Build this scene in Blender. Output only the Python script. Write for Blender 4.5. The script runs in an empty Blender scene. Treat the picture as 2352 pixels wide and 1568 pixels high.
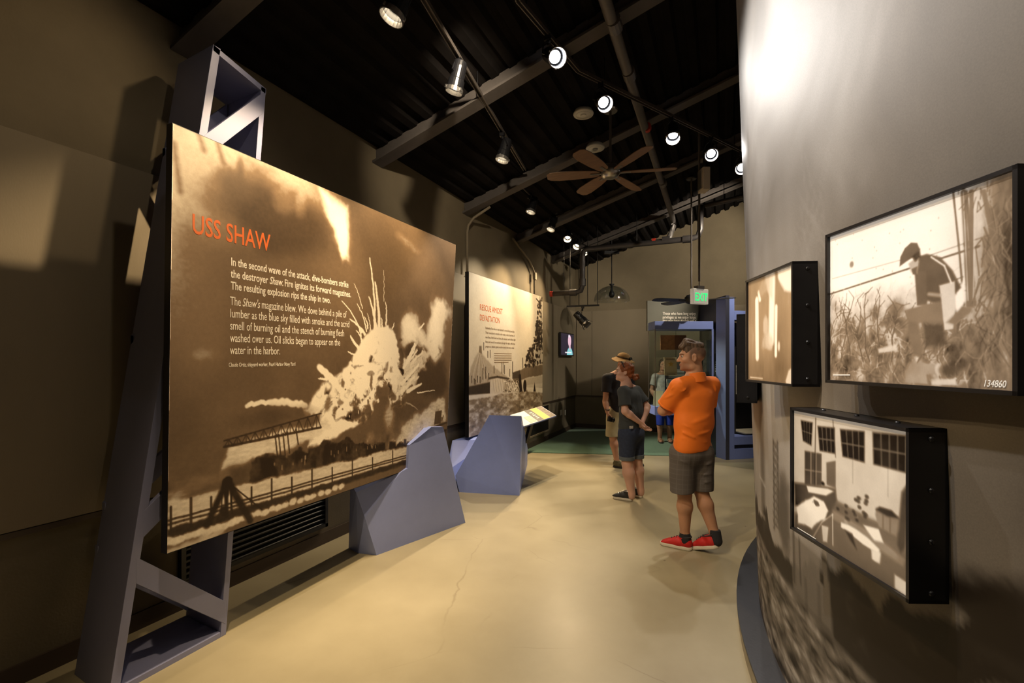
import bpy, bmesh, math, random
import numpy as np
from mathutils import Vector, Matrix

# ---------------------------------------------------------------- camera, world, exposure
F, CX, HY, CAMZ = 1080.0, 1176.0, 825.0, 1.65      # focal length (px), principal column, horizon row, eye height
TH = math.atan2(484, 1080)                         # camera yaw against the gallery's long axis (+Y)
CT, ST = math.cos(TH), math.sin(TH)
SC = bpy.context.scene
COL = SC.collection
cam_data = bpy.data.cameras.new('camera')
cam_data.sensor_width = 36.0
cam_data.lens = F * 36.0 / 2352.0
cam_data.shift_y = (HY - 784.0) / 2352.0
cam_data.clip_start = 0.05
cam = bpy.data.objects.new('camera', cam_data)
cam.location = (0, 0, CAMZ)
cam.rotation_euler = (math.pi / 2, 0, TH)
COL.objects.link(cam)
SC.camera = cam
world = bpy.data.worlds.new('dim_room')
world.use_nodes = True
world.node_tree.nodes['Background'].inputs[0].default_value = (1.0, 0.86, 0.68, 1)
world.node_tree.nodes['Background'].inputs[1].default_value = 0.02
SC.world = world
SC.view_settings.view_transform = 'Standard'
SC.view_settings.look = 'None'
SC.view_settings.exposure = 0.0
SC.view_settings.gamma = 1.0
SC.view_settings.use_curve_mapping = False

# ---------------------------------------------------------------- small maths helpers
def V(*a): return Vector(a)
def ray(px, py):
    a = (px - CX) / F; c = -(py - HY) / F
    return Vector((a * CT - ST, a * ST + CT, c))
def at_z(px, py, z=0.0):
    d = ray(px, py); k = (z - CAMZ) / d.z
    return Vector((0, 0, CAMZ)) + d * k
def at_x(px, py, x):
    d = ray(px, py); return Vector((0, 0, CAMZ)) + d * (x / d.x)
def at_y(px, py, y):
    d = ray(px, py); return Vector((0, 0, CAMZ)) + d * (y / d.y)
def at_d(px, py, dep):                              # at a distance along the view axis
    return Vector((0, 0, CAMZ)) + ray(px, py) * dep
def cw(X, Y, z=0.0):                                # metres right of / ahead of the photographer -> room
    return Vector((X * CT - Y * ST, X * ST + Y * CT, z))

# ---------------------------------------------------------------- materials (all procedural)
MATS = {}
def mat(name, col, rough=0.5, metal=0.0, var=0.0, scale=6.0, bump=0.0, bscale=60.0, emit=None, estr=0.0,
        spec=0.5, coat=0.0, stretch=None, trans=0.0, alpha=1.0, col2=None, sheen=0.0):
    if name in MATS: return MATS[name]
    m = bpy.data.materials.new(name); m.use_nodes = True
    nt = m.node_tree; b = nt.nodes['Principled BSDF']
    b.inputs['Base Color'].default_value = (*col, 1)
    b.inputs['Roughness'].default_value = rough
    b.inputs['Metallic'].default_value = metal
    b.inputs['Specular IOR Level'].default_value = spec
    b.inputs['Coat Weight'].default_value = coat
    b.inputs['Sheen Weight'].default_value = sheen
    b.inputs['Transmission Weight'].default_value = trans
    b.inputs['Alpha'].default_value = alpha
    tc = nt.nodes.new('ShaderNodeTexCoord')
    src = tc.outputs['Object']
    if stretch:
        mp = nt.nodes.new('ShaderNodeMapping'); mp.inputs['Scale'].default_value = stretch
        nt.links.new(src, mp.inputs['Vector']); src = mp.outputs['Vector']
    if var > 0:
        n = nt.nodes.new('ShaderNodeTexNoise'); n.inputs['Scale'].default_value = scale
        n.inputs['Detail'].default_value = 8; n.inputs['Roughness'].default_value = 0.62
        r = nt.nodes.new('ShaderNodeValToRGB')
        c2 = col2 if col2 else tuple(min(1, c * (1 + var)) for c in col)
        c1 = tuple(c * (1 - var) for c in col)
        r.color_ramp.elements[0].position = 0.3; r.color_ramp.elements[0].color = (*c1, 1)
        r.color_ramp.elements[1].position = 0.72; r.color_ramp.elements[1].color = (*c2, 1)
        nt.links.new(src, n.inputs['Vector']); nt.links.new(n.outputs['Fac'], r.inputs['Fac'])
        nt.links.new(r.outputs['Color'], b.inputs['Base Color'])
    if bump > 0:
        n2 = nt.nodes.new('ShaderNodeTexNoise'); n2.inputs['Scale'].default_value = bscale
        n2.inputs['Detail'].default_value = 4
        bp = nt.nodes.new('ShaderNodeBump'); bp.inputs['Strength'].default_value = bump
        bp.inputs['Distance'].default_value = 0.01
        nt.links.new(src, n2.inputs['Vector']); nt.links.new(n2.outputs['Fac'], bp.inputs['Height'])
        nt.links.new(bp.outputs['Normal'], b.inputs['Normal'])
    if emit:
        b.inputs['Emission Color'].default_value = (*emit, 1)
        b.inputs['Emission Strength'].default_value = estr
    MATS[name] = m
    return m
def print_mat(name, rough=0.45, emis=0.0, spec=0.35, grain=0.06):
    """ink on a board: the picture is a colour attribute of the board's own mesh"""
    if name in MATS: return MATS[name]
    m = bpy.data.materials.new(name); m.use_nodes = True
    nt = m.node_tree; b = nt.nodes['Principled BSDF']
    at = nt.nodes.new('ShaderNodeAttribute'); at.attribute_name = 'ink'
    n = nt.nodes.new('ShaderNodeTexNoise'); n.inputs['Scale'].default_value = 220
    mr = nt.nodes.new('ShaderNodeMapRange')
    mr.inputs[1].default_value = 0.3; mr.inputs[2].default_value = 0.7
    mr.inputs[3].default_value = 1 - grain; mr.inputs[4].default_value = 1 + grain
    mx = nt.nodes.new('ShaderNodeMix'); mx.data_type = 'RGBA'; mx.blend_type = 'MULTIPLY'
    mx.inputs[0].default_value = 1.0
    tc = nt.nodes.new('ShaderNodeTexCoord')
    nt.links.new(tc.outputs['Object'], n.inputs['Vector'])
    nt.links.new(n.outputs['Fac'], mr.inputs[0])
    nt.links.new(at.outputs['Color'], mx.inputs[6]); nt.links.new(mr.outputs[0], mx.inputs[7])
    nt.links.new(mx.outputs[2], b.inputs['Base Color'])
    b.inputs['Roughness'].default_value = rough; b.inputs['Specular IOR Level'].default_value = spec
    if emis > 0:
        nt.links.new(at.outputs['Color'], b.inputs['Emission Color'])
        b.inputs['Emission Strength'].default_value = emis
    MATS[name] = m
    return m

def pane_mat(name, tint=(.93, .97, .95), base=.04, edge=.35, rough=.03):
    """thin clear sheet: see-through with a reflection that grows at glancing angles"""
    m = bpy.data.materials.new(name); m.use_nodes = True; nt = m.node_tree; nt.nodes.remove(nt.nodes['Principled BSDF'])
    out = nt.nodes['Material Output']; t = nt.nodes.new('ShaderNodeBsdfTransparent'); t.inputs[0].default_value = (*tint, 1)
    g = nt.nodes.new('ShaderNodeBsdfGlossy'); g.inputs['Roughness'].default_value = rough
    lw = nt.nodes.new('ShaderNodeLayerWeight'); lw.inputs[0].default_value = .25; mr = nt.nodes.new('ShaderNodeMapRange'); mr.inputs[3].default_value = base; mr.inputs[4].default_value = edge
    mx = nt.nodes.new('ShaderNodeMixShader'); nt.links.new(lw.outputs['Facing'], mr.inputs[0]); nt.links.new(mr.outputs[0], mx.inputs[0]); nt.links.new(t.outputs[0], mx.inputs[1]); nt.links.new(g.outputs[0], mx.inputs[2]); nt.links.new(mx.outputs[0], out.inputs[0])
    MATS[name] = m
    return m

# ---------------------------------------------------------------- mesh helpers
WM = {}                                              # world matrix of every object made here
def wm(o): return WM[o.name] if o is not None else Matrix.Identity(4)
def tag(o, label=None, cat=None, group=None, kind=None):
    if label: o['label'] = label
    if cat: o['category'] = cat
    if group: o['group'] = group
    if kind: o['kind'] = kind
    return o
def thing(name, label, cat, loc, rotz=0.0, group=None, M=None):
    o = bpy.data.objects.new(name, None); COL.objects.link(o)
    o.empty_display_size = 0.1
    if M is None: M = Matrix.Translation(Vector(loc)) @ Matrix.Rotation(rotz, 4, 'Z')
    o.matrix_world = M; WM[o.name] = M.copy()
    return tag(o, label, cat, group)
def finish(name, me, material, parent=None, origin=None, smooth=False, world=True, bevel=0.0):
    """link a mesh whose vertices are in room coordinates (world) or already local to the parent"""
    if smooth:
        me.polygons.foreach_set('use_smooth', [True] * len(me.polygons))
    if material is not None: me.materials.append(material)
    o = bpy.data.objects.new(name, me); COL.objects.link(o)
    if parent is not None:
        o.parent = parent
        if world: me.transform(wm(parent).inverted())
        WM[o.name] = wm(parent).copy()
    else:
        if origin is None:
            n = len(me.vertices); co = np.empty(n * 3, dtype=np.float32); me.vertices.foreach_get('co', co)
            co = co.reshape(-1, 3); mn, mx = co.min(0), co.max(0)
            origin = Vector(((mn[0] + mx[0]) / 2, (mn[1] + mx[1]) / 2, mn[2]))
            origin = Vector([float(c) for c in origin])
        me.transform(Matrix.Translation(-origin)); o.location = origin
        WM[o.name] = Matrix.Translation(origin)
    if bevel > 0:
        bv = o.modifiers.new('bevel', 'BEVEL'); bv.width = bevel; bv.segments = 2; bv.limit_method = 'ANGLE'
    return o
class MB:
    def __init__(s): s.v = []; s.f = []
    def add(s, vs, fs):
        n = len(s.v); s.v += [tuple(v) for v in vs]; s.f += [tuple(i + n for i in f) for f in fs]; return s
    def box(s, c, size, M=None):
        x, y, z = [k / 2 for k in size]
        vs = [Vector((a * x, b * y, d * z)) for a in (-1, 1) for b in (-1, 1) for d in (-1, 1)]
        if M is not None: vs = [M @ v for v in vs]
        vs = [v + Vector(c) for v in vs]
        return s.add(vs, [(0, 1, 3, 2), (4, 6, 7, 5), (0, 4, 5, 1), (2, 3, 7, 6), (0, 2, 6, 4), (1, 5, 7, 3)])
    def span(s, a, b):                                # axis-aligned box between two corners
        a, b = Vector(a), Vector(b)
        return s.box((a + b) / 2, [abs(k) for k in (b - a)])
    def bar(s, p, q, w, h, up=(0, 0, 1)):
        p, q = Vector(p), Vector(q); d = (q - p); L = d.length; d = d / L
        up = Vector(up); sx = d.cross(up)
        if sx.length < 1e-5: sx = d.cross(Vector((1, 0, 0)))
        sx.normalize(); uz = sx.cross(d)
        M = Matrix((sx, d, uz)).transposed()
        return s.box((p + q) / 2, (w, L, h), M)
    def tube(s, pts, r, seg=10, cap=True):
        pts = [Vector(p) for p in pts]; n = len(pts); rr = r if isinstance(r, (list, tuple)) else [r] * n
        prev = None; base = len(s.v); vs = []
        for i, p in enumerate(pts):
            d = (pts[min(i + 1, n - 1)] - pts[max(i - 1, 0)]).normalized()
            if prev is None:
                a = d.cross(Vector((0, 0, 1)))
                if a.length < 1e-3: a = d.cross(Vector((1, 0, 0)))
            else:
                a = prev - d * prev.dot(d)
            a.normalize(); prev = a; b = d.cross(a)
            for k in range(seg):
                t = 2 * math.pi * k / seg
                vs.append(p + (a * math.cos(t) + b * math.sin(t)) * rr[i])
        fs = [(i * seg + k, i * seg + (k + 1) % seg, (i + 1) * seg + (k + 1) % seg, (i + 1) * seg + k)
              for i in range(n - 1) for k in range(seg)]
        if cap: fs += [tuple(range(seg))[::-1], tuple((n - 1) * seg + k for k in range(seg))]
        return s.add(vs, fs)
    def lathe(s, prof, M=None, seg=24, cap=True):      # prof: list of (radius, height) about local z
        M = M or Matrix.Identity(4); n = len(prof); vs = []
        for r, z in prof:
            for k in range(seg):
                t = 2 * math.pi * k / seg
                vs.append(M @ Vector((max(r, 1e-4) * math.cos(t), max(r, 1e-4) * math.sin(t), z)))
        fs = [(i * seg + k, i * seg + (k + 1) % seg, (i + 1) * seg + (k + 1) % seg, (i + 1) * seg + k)
              for i in range(n - 1) for k in range(seg)]
        if cap: fs += [tuple(range(seg))[::-1], tuple((n - 1) * seg + k for k in range(seg))]
        return s.add(vs, fs)
    def prism(s, poly, off):                          # planar polygon (room points) extruded by a vector
        off = Vector(off); n = len(poly); a = [Vector(p) for p in poly]
        fs = [tuple(range(n))[::-1], tuple(range(n, 2 * n))]
        fs += [(i, (i + 1) % n, n + (i + 1) % n, n + i) for i in range(n)]
        return s.add(a + [p + off for p in a], fs)
    def hull(s, pts):                                 # convex solid from points
        bm = bmesh.new()
        for p in pts: bm.verts.new(p)
        r = bmesh.ops.convex_hull(bm, input=bm.verts)
        bmesh.ops.delete(bm, geom=[v for v in bm.verts if not v.link_faces], context='VERTS')
        bm.verts.index_update()
        s.add([v.co.copy() for v in bm.verts], [[v.index for v in f.verts] for f in bm.faces]); bm.free()
        return s
    def build(s, name, material, parent=None, smooth=False, world=True, origin=None, bevel=0.0, fix=True):
        me = bpy.data.meshes.new(name); me.from_pydata(s.v, [], s.f); me.update()
        if fix:
            bm = bmesh.new(); bm.from_mesh(me); bmesh.ops.recalc_face_normals(bm, faces=bm.faces)
            bm.to_mesh(me); bm.free()
        return finish(name, me, material, parent, origin, smooth, world, bevel)
def struct(o, kind='structure'):
    o['kind'] = kind; return o
def text_mesh(body, size, material, parent, M, name='lettering', sx=1.0, shear=0.0, align='LEFT', bold=0.0, depth=0.0004, space=1.0):
    cu = bpy.data.curves.new(name, 'FONT'); cu.body = body; cu.size = size; cu.shear = shear
    cu.align_x = align; cu.offset = bold; cu.extrude = depth; cu.space_character = space; cu.resolution_u = 3
    o = bpy.data.objects.new('tmp_text', cu); COL.objects.link(o)
    dg = bpy.context.evaluated_depsgraph_get()
    me = bpy.data.meshes.new_from_object(o.evaluated_get(dg))
    bpy.data.objects.remove(o); bpy.data.curves.remove(cu)
    me.name = name; me.materials.clear()
    w = max((v.co.x for v in me.vertices), default=0)
    me.transform(M @ Matrix.Diagonal((sx, 1, 1, 1)))
    return finish(name, me, material, parent), w * sx

# ---------------------------------------------------------------- printed pictures: numpy painter
def vnoise(x, y, seed=0):
    xi = np.floor(x).astype(np.int64); yi = np.floor(y).astype(np.int64)
    fx = x - xi; fy = y - yi; fx = fx * fx * (3 - 2 * fx); fy = fy * fy * (3 - 2 * fy)
    def h(a, b):
        n = (a * 374761393 + b * 668265263 + seed * 974634777) & 0xffffffff
        n = ((n ^ (n >> 13)) * 1274126177) & 0xffffffff
        return ((n ^ (n >> 16)) & 0xffff) / 65535.0
    return (h(xi, yi) * (1 - fx) + h(xi + 1, yi) * fx) * (1 - fy) + (h(xi, yi + 1) * (1 - fx) + h(xi + 1, yi + 1) * fx) * fy
def fbm(x, y, scale, octv=5, seed=0, gain=0.55):
    s = np.zeros_like(x); a = 1.0; t = 0.0
    for o in range(octv):
        s += a * vnoise(x * scale * 2 ** o + 17.3 * o, y * scale * 2 ** o + 5.1 * o, seed + o); t += a; a *= gain
    return s / t
def sst(a, b, x):
    t = np.clip((x - a) / (b - a + 1e-9), 0, 1); return t * t * (3 - 2 * t)
class Canvas:
    """grey picture over (a,b): a metres from the left edge, b metres from the top edge"""
    def __init__(s, w, h, nx, ny, base=0.5):
        s.w, s.h, s.nx, s.ny = w, h, nx, ny
        s.A, s.B = np.meshgrid(np.linspace(0, w, nx + 1), np.linspace(0, h, ny + 1))
        s.I = np.full_like(s.A, base); s.rgb = None
        s.px = w / nx
        s.wob = None
    def win(s, a0, a1, b0, b1):
        i0 = max(0, int((b0) / s.h * s.ny) - 1); i1 = min(s.ny + 1, int(b1 / s.h * s.ny) + 3)
        j0 = max(0, int(a0 / s.w * s.nx) - 1); j1 = min(s.nx + 1, int(a1 / s.w * s.nx) + 3)
        return slice(i0, max(i0, i1)), slice(j0, max(j0, j1))
    def mix(s, sl, m, val):
        s.I[sl] = s.I[sl] * (1 - m) + val * m
    def blob(s, c, r, val, soft=0.5, amt=1.0, rough=0.0, seed=1, nscale=None):
        k = 1 + soft + rough
        sl = s.win(c[0] - r[0] * k, c[0] + r[0] * k, c[1] - r[1] * k, c[1] + r[1] * k)
        A, B = s.A[sl], s.B[sl]
        if A.size == 0: return
        d = np.sqrt(((A - c[0]) / r[0]) ** 2 + ((B - c[1]) / r[1]) ** 2)
        if rough: d = d + (fbm(A, B, nscale or 2.0 / max(r), 5, seed) - 0.5) * 2 * rough
        s.mix(sl, amt * (1 - sst(1 - soft, 1 + soft * 0.3 + 1e-3, d)), val)
    def poly(s, pts, val, soft=0.004, amt=1.0, rough=0.0, nscale=8.0, seed=3):
        P = np.array(pts, dtype=float); e = soft + rough
        sl = s.win(P[:, 0].min() - e, P[:, 0].max() + e, P[:, 1].min() - e, P[:, 1].max() + e)
        A, B = s.A[sl], s.B[sl]
        if A.size == 0: return
        if rough:
            A2 = A + (fbm(A, B, nscale, 4, seed) - 0.5) * 2 * rough; B2 = B + (fbm(A, B, nscale, 4, seed + 9) - 0.5) * 2 * rough
        else: A2, B2 = A, B
        ins = np.zeros(A.shape, bool); dm = np.full(A.shape, 1e9)
        n = len(P)
        for i in range(n):
            (x0, y0), (x1, y1) = P[i], P[(i + 1) % n]
            c = ((y0 > B2) != (y1 > B2)) & (A2 < (x1 - x0) * (B2 - y0) / (y1 - y0 + 1e-12) + x0); ins ^= c
            dx, dy = x1 - x0, y1 - y0; L = dx * dx + dy * dy + 1e-12
            t = np.clip(((A2 - x0) * dx + (B2 - y0) * dy) / L, 0, 1)
            dm = np.minimum(dm, np.hypot(A2 - x0 - t * dx, B2 - y0 - t * dy))
        d = np.where(ins, -dm, dm)
        s.mix(sl, amt * (1 - sst(-soft, soft, d)), val)
    def line(s, pts, w, val, amt=1.0, soft=None, taper=None):
        P = np.array(pts, dtype=float); w2 = w / 2; soft = soft or max(s.px * 0.7, w * 0.25)
        for i in range(len(P) - 1):
            (x0, y0), (x1, y1) = P[i], P[i + 1]; e = w + soft
            sl = s.win(min(x0, x1) - e, max(x0, x1) + e, min(y0, y1) - e, max(y0, y1) + e)
            A, B = s.A[sl], s.B[sl]
            if A.size == 0: continue
            dx, dy = x1 - x0, y1 - y0; L = dx * dx + dy * dy + 1e-12
            t = np.clip(((A - x0) * dx + (B - y0) * dy) / L, 0, 1)
            ww = w2 if taper is None else w2 * (1 - (1 - taper) * ((i + t) / (len(P) - 1)))
            d = np.hypot(A - x0 - t * dx, B - y0 - t * dy) - ww
            s.mix(sl, amt * (1 - sst(-soft, soft, d)), val)
    def noise(s, scale, amp, seed=0, octv=5, sa=1.0, sb=1.0, mask=None):
        n = (fbm(s.A * sa, s.B * sb, scale, octv, seed) - 0.5) * 2 * amp
        s.I += n if mask is None else n * mask
    def blur(s, n=1):
        for _ in range(n):
            P = np.pad(s.I, 1, mode='edge'); s.I = (P[:-2, 1:-1] + P[2:, 1:-1] + P[1:-1, :-2] + P[1:-1, 2:] + 2 * P[1:-1, 1:-1]) / 6
        return s
    def colour(s, dark, mid, light, con=1.25, piv=0.5):
        I = np.clip((s.I - piv) * con + piv, 0, 1)[..., None]
        d, m, l = [np.array(c) for c in (dark, mid, light)]
        s.rgb = np.where(I < 0.5, d + (m - d) * (I * 2), m + (l - m) * (I * 2 - 1)); return s
def grid_print(name, pos, cv, material, parent, flip=False):
    """pos(A,B)->(x,y,z) arrays; the canvas colours go on the grid's vertices"""
    x, y, z = pos(cv.A, cv.B); ny, nx = cv.ny + 1, cv.nx + 1
    co = np.stack([x, y, z], -1).reshape(-1, 3).astype(np.float32)
    i = np.arange(ny - 1)[:, None] * nx + np.arange(nx - 1)[None, :]
    q = np.stack([i, i + nx, i + nx + 1, i + 1], -1).reshape(-1, 4)
    if flip: q = q[:, ::-1]
    me = bpy.data.meshes.new(name); me.vertices.add(len(co)); me.vertices.foreach_set('co', co.ravel())
    me.loops.add(q.size); me.loops.foreach_set('vertex_index', q.ravel().astype(np.int32))
    me.polygons.add(len(q)); me.polygons.foreach_set('loop_start', np.arange(0, q.size, 4, dtype=np.int32))
    me.update(calc_edges=True)
    at = me.color_attributes.new('ink', 'FLOAT_COLOR', 'POINT')
    rgba = np.ones((len(co), 4), dtype=np.float32); rgba[:, :3] = cv.rgb.reshape(-1, 3)
    at.data.foreach_set('color', rgba.ravel())
    return finish(name, me, material, parent)
# ================================================================ THE SETTING
XW, YF, ZE, SL = -3.27, 11.04, 3.80, 0.308           # left wall, far wall, eaves height, roof slope
XR, YB = 9.6, -4.2                                   # the unseen right and back walls
XRIDGE = 3.6
def roof_z(x): return ZE + SL * (min(x, XRIDGE) - XW) - SL * max(0.0, x - XRIDGE)

def floor_mat():
    m = bpy.data.materials.new('polished_concrete'); m.use_nodes = True
    nt = m.node_tree; b = nt.nodes['Principled BSDF']; L = nt.links.new
    tc = nt.nodes.new('ShaderNodeTexCoord')
    n = nt.nodes.new('ShaderNodeTexNoise'); n.inputs['Scale'].default_value = 0.9; n.inputs['Detail'].default_value = 9
    n.inputs['Roughness'].default_value = 0.6
    r = nt.nodes.new('ShaderNodeValToRGB')
    r.color_ramp.elements[0].position = 0.28; r.color_ramp.elements[0].color = (0.285, 0.245, 0.155, 1)
    r.color_ramp.elements[1].position = 0.72; r.color_ramp.elements[1].color = (0.40, 0.35, 0.232, 1)
    L(tc.outputs['Object'], n.inputs['Vector']); L(n.outputs['Fac'], r.inputs['Fac'])
    # hairline cracks: warped voronoi edges, broken up by a second noise
    wn = nt.nodes.new('ShaderNodeTexNoise'); wn.inputs['Scale'].default_value = 1.3; wn.inputs['Detail'].default_value = 7
    L(tc.outputs['Object'], wn.inputs['Vector'])
    mx = nt.nodes.new('ShaderNodeMix'); mx.data_type = 'RGBA'; mx.inputs[0].default_value = 0.16
    L(tc.outputs['Object'], mx.inputs[6]); L(wn.outputs['Color'], mx.inputs[7])
    vo = nt.nodes.new('ShaderNodeTexVoronoi'); vo.feature = 'DISTANCE_TO_EDGE'; vo.inputs['Scale'].default_value = 0.75
    L(mx.outputs[2], vo.inputs['Vector'])
    cr = nt.nodes.new('ShaderNodeMapRange'); cr.inputs[1].default_value = 0.0; cr.inputs[2].default_value = 0.003
    cr.inputs[3].default_value = 1.0; cr.inputs[4].default_value = 0.0
    L(vo.outputs['Distance'], cr.inputs[0])
    gn = nt.nodes.new('ShaderNodeTexNoise'); gn.inputs['Scale'].default_value = 1.4
    L(tc.outputs['Object'], gn.inputs['Vector'])
    gr = nt.nodes.new('ShaderNodeMapRange'); gr.inputs[1].default_value = 0.5; gr.inputs[2].default_value = 0.62
    L(gn.outputs['Fac'], gr.inputs[0])
    mu = nt.nodes.new('ShaderNodeMath'); mu.operation = 'MULTIPLY'; L(cr.outputs[0], mu.inputs[0]); L(gr.outputs[0], mu.inputs[1])
    m2 = nt.nodes.new('ShaderNodeMath'); m2.operation = 'MULTIPLY'; m2.inputs[1].default_value = 0.45; L(mu.outputs[0], m2.inputs[0])
    mc = nt.nodes.new('ShaderNodeMix'); mc.data_type = 'RGBA'
    L(m2.outputs[0], mc.inputs[0]); L(r.outputs['Color'], mc.inputs[6]); mc.inputs[7].default_value = (0.16, 0.125, 0.075, 1)
    # dark specks of grit
    sp = nt.nodes.new('ShaderNodeTexVoronoi'); sp.inputs['Scale'].default_value = 2.6
    L(tc.outputs['Object'], sp.inputs['Vector'])
    sr = nt.nodes.new('ShaderNodeMapRange'); sr.inputs[1].default_value = 0.018; sr.inputs[2].default_value = 0.028
    sr.inputs[3].default_value = 0.7; sr.inputs[4].default_value = 0.0
    L(sp.outputs['Distance'], sr.inputs[0])
    md = nt.nodes.new('ShaderNodeMix'); md.data_type = 'RGBA'
    L(sr.outputs[0], md.inputs[0]); L(mc.outputs[2], md.inputs[6]); md.inputs[7].default_value = (0.12, 0.09, 0.05, 1)
    L(md.outputs[2], b.inputs['Base Color'])
    rr = nt.nodes.new('ShaderNodeMapRange'); rr.inputs[1].default_value = 0.3; rr.inputs[2].default_value = 0.7
    rr.inputs[3].default_value = 0.30; rr.inputs[4].default_value = 0.46
    L(n.outputs['Fac'], rr.inputs[0]); L(rr.outputs[0], b.inputs['Roughness'])
    b.inputs['Specular IOR Level'].default_value = 0.45
    return m
M_WALL = mat('olive_grey_plaster', (0.160, 0.128, 0.080), 0.85, var=0.10, scale=2.2, bump=0.12, bscale=90)
M_PANEL = mat('grey_wall_board', (0.195, 0.158, 0.105), 0.75, var=0.08, scale=1.6, bump=0.05, bscale=140, stretch=(1, 1, 0.3))
M_WALLDK = mat('lower_wall_paint', (0.14, 0.115, 0.075), 0.8, var=0.12, scale=2.5, bump=0.1, bscale=80)
M_BASE = mat('brown_vinyl_base', (0.055, 0.036, 0.024), 0.5, var=0.1, scale=4)
M_DECK = mat('black_painted_deck', (0.009, 0.0075, 0.007), 0.95, var=0.35, scale=5, spec=0.08)
M_BEAM = mat('charcoal_painted_steel', (0.085, 0.074, 0.068), 0.6, var=0.12, scale=7, spec=0.2)
M_BLACK = mat('matte_black', (0.008, 0.008, 0.009), 0.5, var=0.2, scale=9)
M_BLKMET = mat('black_satin_metal', (0.012, 0.012, 0.014), 0.32, metal=0.3, var=0.2, scale=12)
M_BLUE = mat('periwinkle_paint', (0.225, 0.30, 0.70), 0.42, var=0.05, scale=3, bump=0.03, bscale=220)
M_BLUE2 = mat('grey_lilac_paint', (0.235, 0.29, 0.60), 0.42, var=0.05, scale=3, bump=0.03, bscale=220)
M_LILAC = mat('grey_lilac_steel', (0.23, 0.245, 0.41), 0.42, var=0.05, scale=3, bump=0.03, bscale=220)
M_NAVY = mat('dark_navy_paint', (0.045, 0.048, 0.075), 0.35, var=0.08, scale=4)
M_CARPET = mat('green_carpet', (0.10, 0.195, 0.125), 0.95, var=0.25, scale=60, bump=0.5, bscale=400, sheen=0.2)

mb = MB().span((XW - 0.1, YB, -0.1), (XR, YF + 0.1, 0.0)); fl = struct(mb.build('floor', floor_mat()))
mb = MB().span((XW - 0.1, YB, 0), (XW, YF + 0.1, ZE + 0.25)); wl = struct(mb.build('wall_left', M_WALL))
g = MB()                                             # gable end wall, top follows the roof
g.prism([(XW - 0.1, YF, 0), (XR, YF, 0), (XR, YF, roof_z(XR) + .1), (XRIDGE, YF, roof_z(XRIDGE) + .1), (XW - 0.1, YF, ZE + 0.05)], (0, 0.1, 0))
wf = struct(g.build('wall_far', M_WALL))
g = MB(); g.prism([(XW - 0.1, YB, 0), (XR, YB, 0), (XR, YB, roof_z(XR) + .1), (XRIDGE, YB, roof_z(XRIDGE) + .1), (XW - 0.1, YB, ZE + 0.05)], (0, -0.1, 0))
struct(g.build('wall_back', M_WALL))
struct(MB().span((XR, YB, 0), (XR + 0.1, YF + 0.1, roof_z(XR) + 0.3)).build('wall_right', M_WALL))

# corrugated roof deck: trapezoid flutes running along the gallery
def deck():
    pr = []; x = XW - 0.1; k = 0
    while x < XR:
        z = roof_z(x)
        for dx, dz in ((0, 0), (0.07, 0), (0.095, 0.045), (0.155, 0.045)):
            pr.append((x + dx, roof_z(x + dx) + dz))
        x += 0.18
    mb = MB(); n = len(pr)
    for y in (YB, YF + 0.1): mb.v += [(a, y, b) for a, b in pr]
    for y in (YB, YF + 0.1): mb.v += [(a, y, b + 0.12) for a, b in pr]
    mb.f += [(i, i + 1, n + i + 1, n + i) for i in range(n - 1)]
    mb.f += [(2 * n + i, 3 * n + i, 3 * n + i + 1, 2 * n + i + 1) for i in range(n - 1)]
    return mb.build('ceiling', M_DECK, fix=False)
ce = struct(deck())
# sloping roof beams, children of the ceiling; their ends bear on the left wall
BEAM_Y = [-3.6, -1.7, 0.15] + [at_x(px, py, XW).y for px, py in ((418, 122), (866, 375), (1068, 487), (1186, 556), (1268, 598))]
for y in BEAM_Y:
    mb = MB()
    for x0, x1 in ((XW, XRIDGE), (XRIDGE, XR)):
        p, q = V(x0, y, roof_z(x0) - 0.055), V(x1, y, roof_z(x1) - 0.055)
        mb.bar(p, q, 0.035, 0.13)                                    # web
        mb.bar(p - V(0, 0, 0.075), q - V(0, 0, 0.075), 0.15, 0.022)   # bottom flange
    mb.build('roof_beam', M_BEAM, ce)
# boards on the walls between the rail and the head line, each its own piece with an open joint
def boards(wall, axis, a0, a1, joints, z0=0.79, z1=2.80, t=0.035):
    js = [a0] + joints + [a1]
    for a, b in zip(js[:-1], js[1:]):
        mb = MB()
        if axis == 'y': mb.span((XW, a + 0.004, z0), (XW + t, b - 0.004, z1))
        else: mb.span((a + 0.004, YF - t, z0), (b - 0.004, YF, z1))
        mb.build('wall_board', M_PANEL, wall, bevel=0.003)
boards(wl, 'y', -2.0, YF - 0.04, [-0.4, 0.82, 2.04, 3.26, 4.48, 5.7, 7.2, 8.42, 9.64])
jx = at_y(1360, 800, YF).x
boards(wf, 'x', XW + 0.04, 6.0, [jx, jx + 1.9, jx + 3.8, jx + 5.7])
# lower wall skin and rail
struct(MB().span((XW, YB, 0.0), (XW + 0.006, YF, 0.785)).build('wall_left_dado', M_WALLDK))
struct(MB().span((XW + 0.006, YF - 0.006, 0.0), (6.0, YF, 0.785)).build('wall_far_dado', M_WALLDK))
struct(MB().span((XW + 0.006, YB, 0), (XW + 0.02, YF - 0.006, 0.105)).build('baseboard_left', M_BASE))
struct(MB().span((XW + 0.02, YF - 0.02, 0), (6.0, YF - 0.006, 0.105)).build('baseboard_far', M_BASE))
struct(MB().span((XW + 0.006, YB, 0.755), (XW + 0.03, YF - 0.006, 0.785)).build('trim_1', M_BASE))
struct(MB().span((XW + 0.03, YF - 0.03, 0.755), (6.0, YF - 0.006, 0.785)).build('trim_2', M_BASE))

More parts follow.
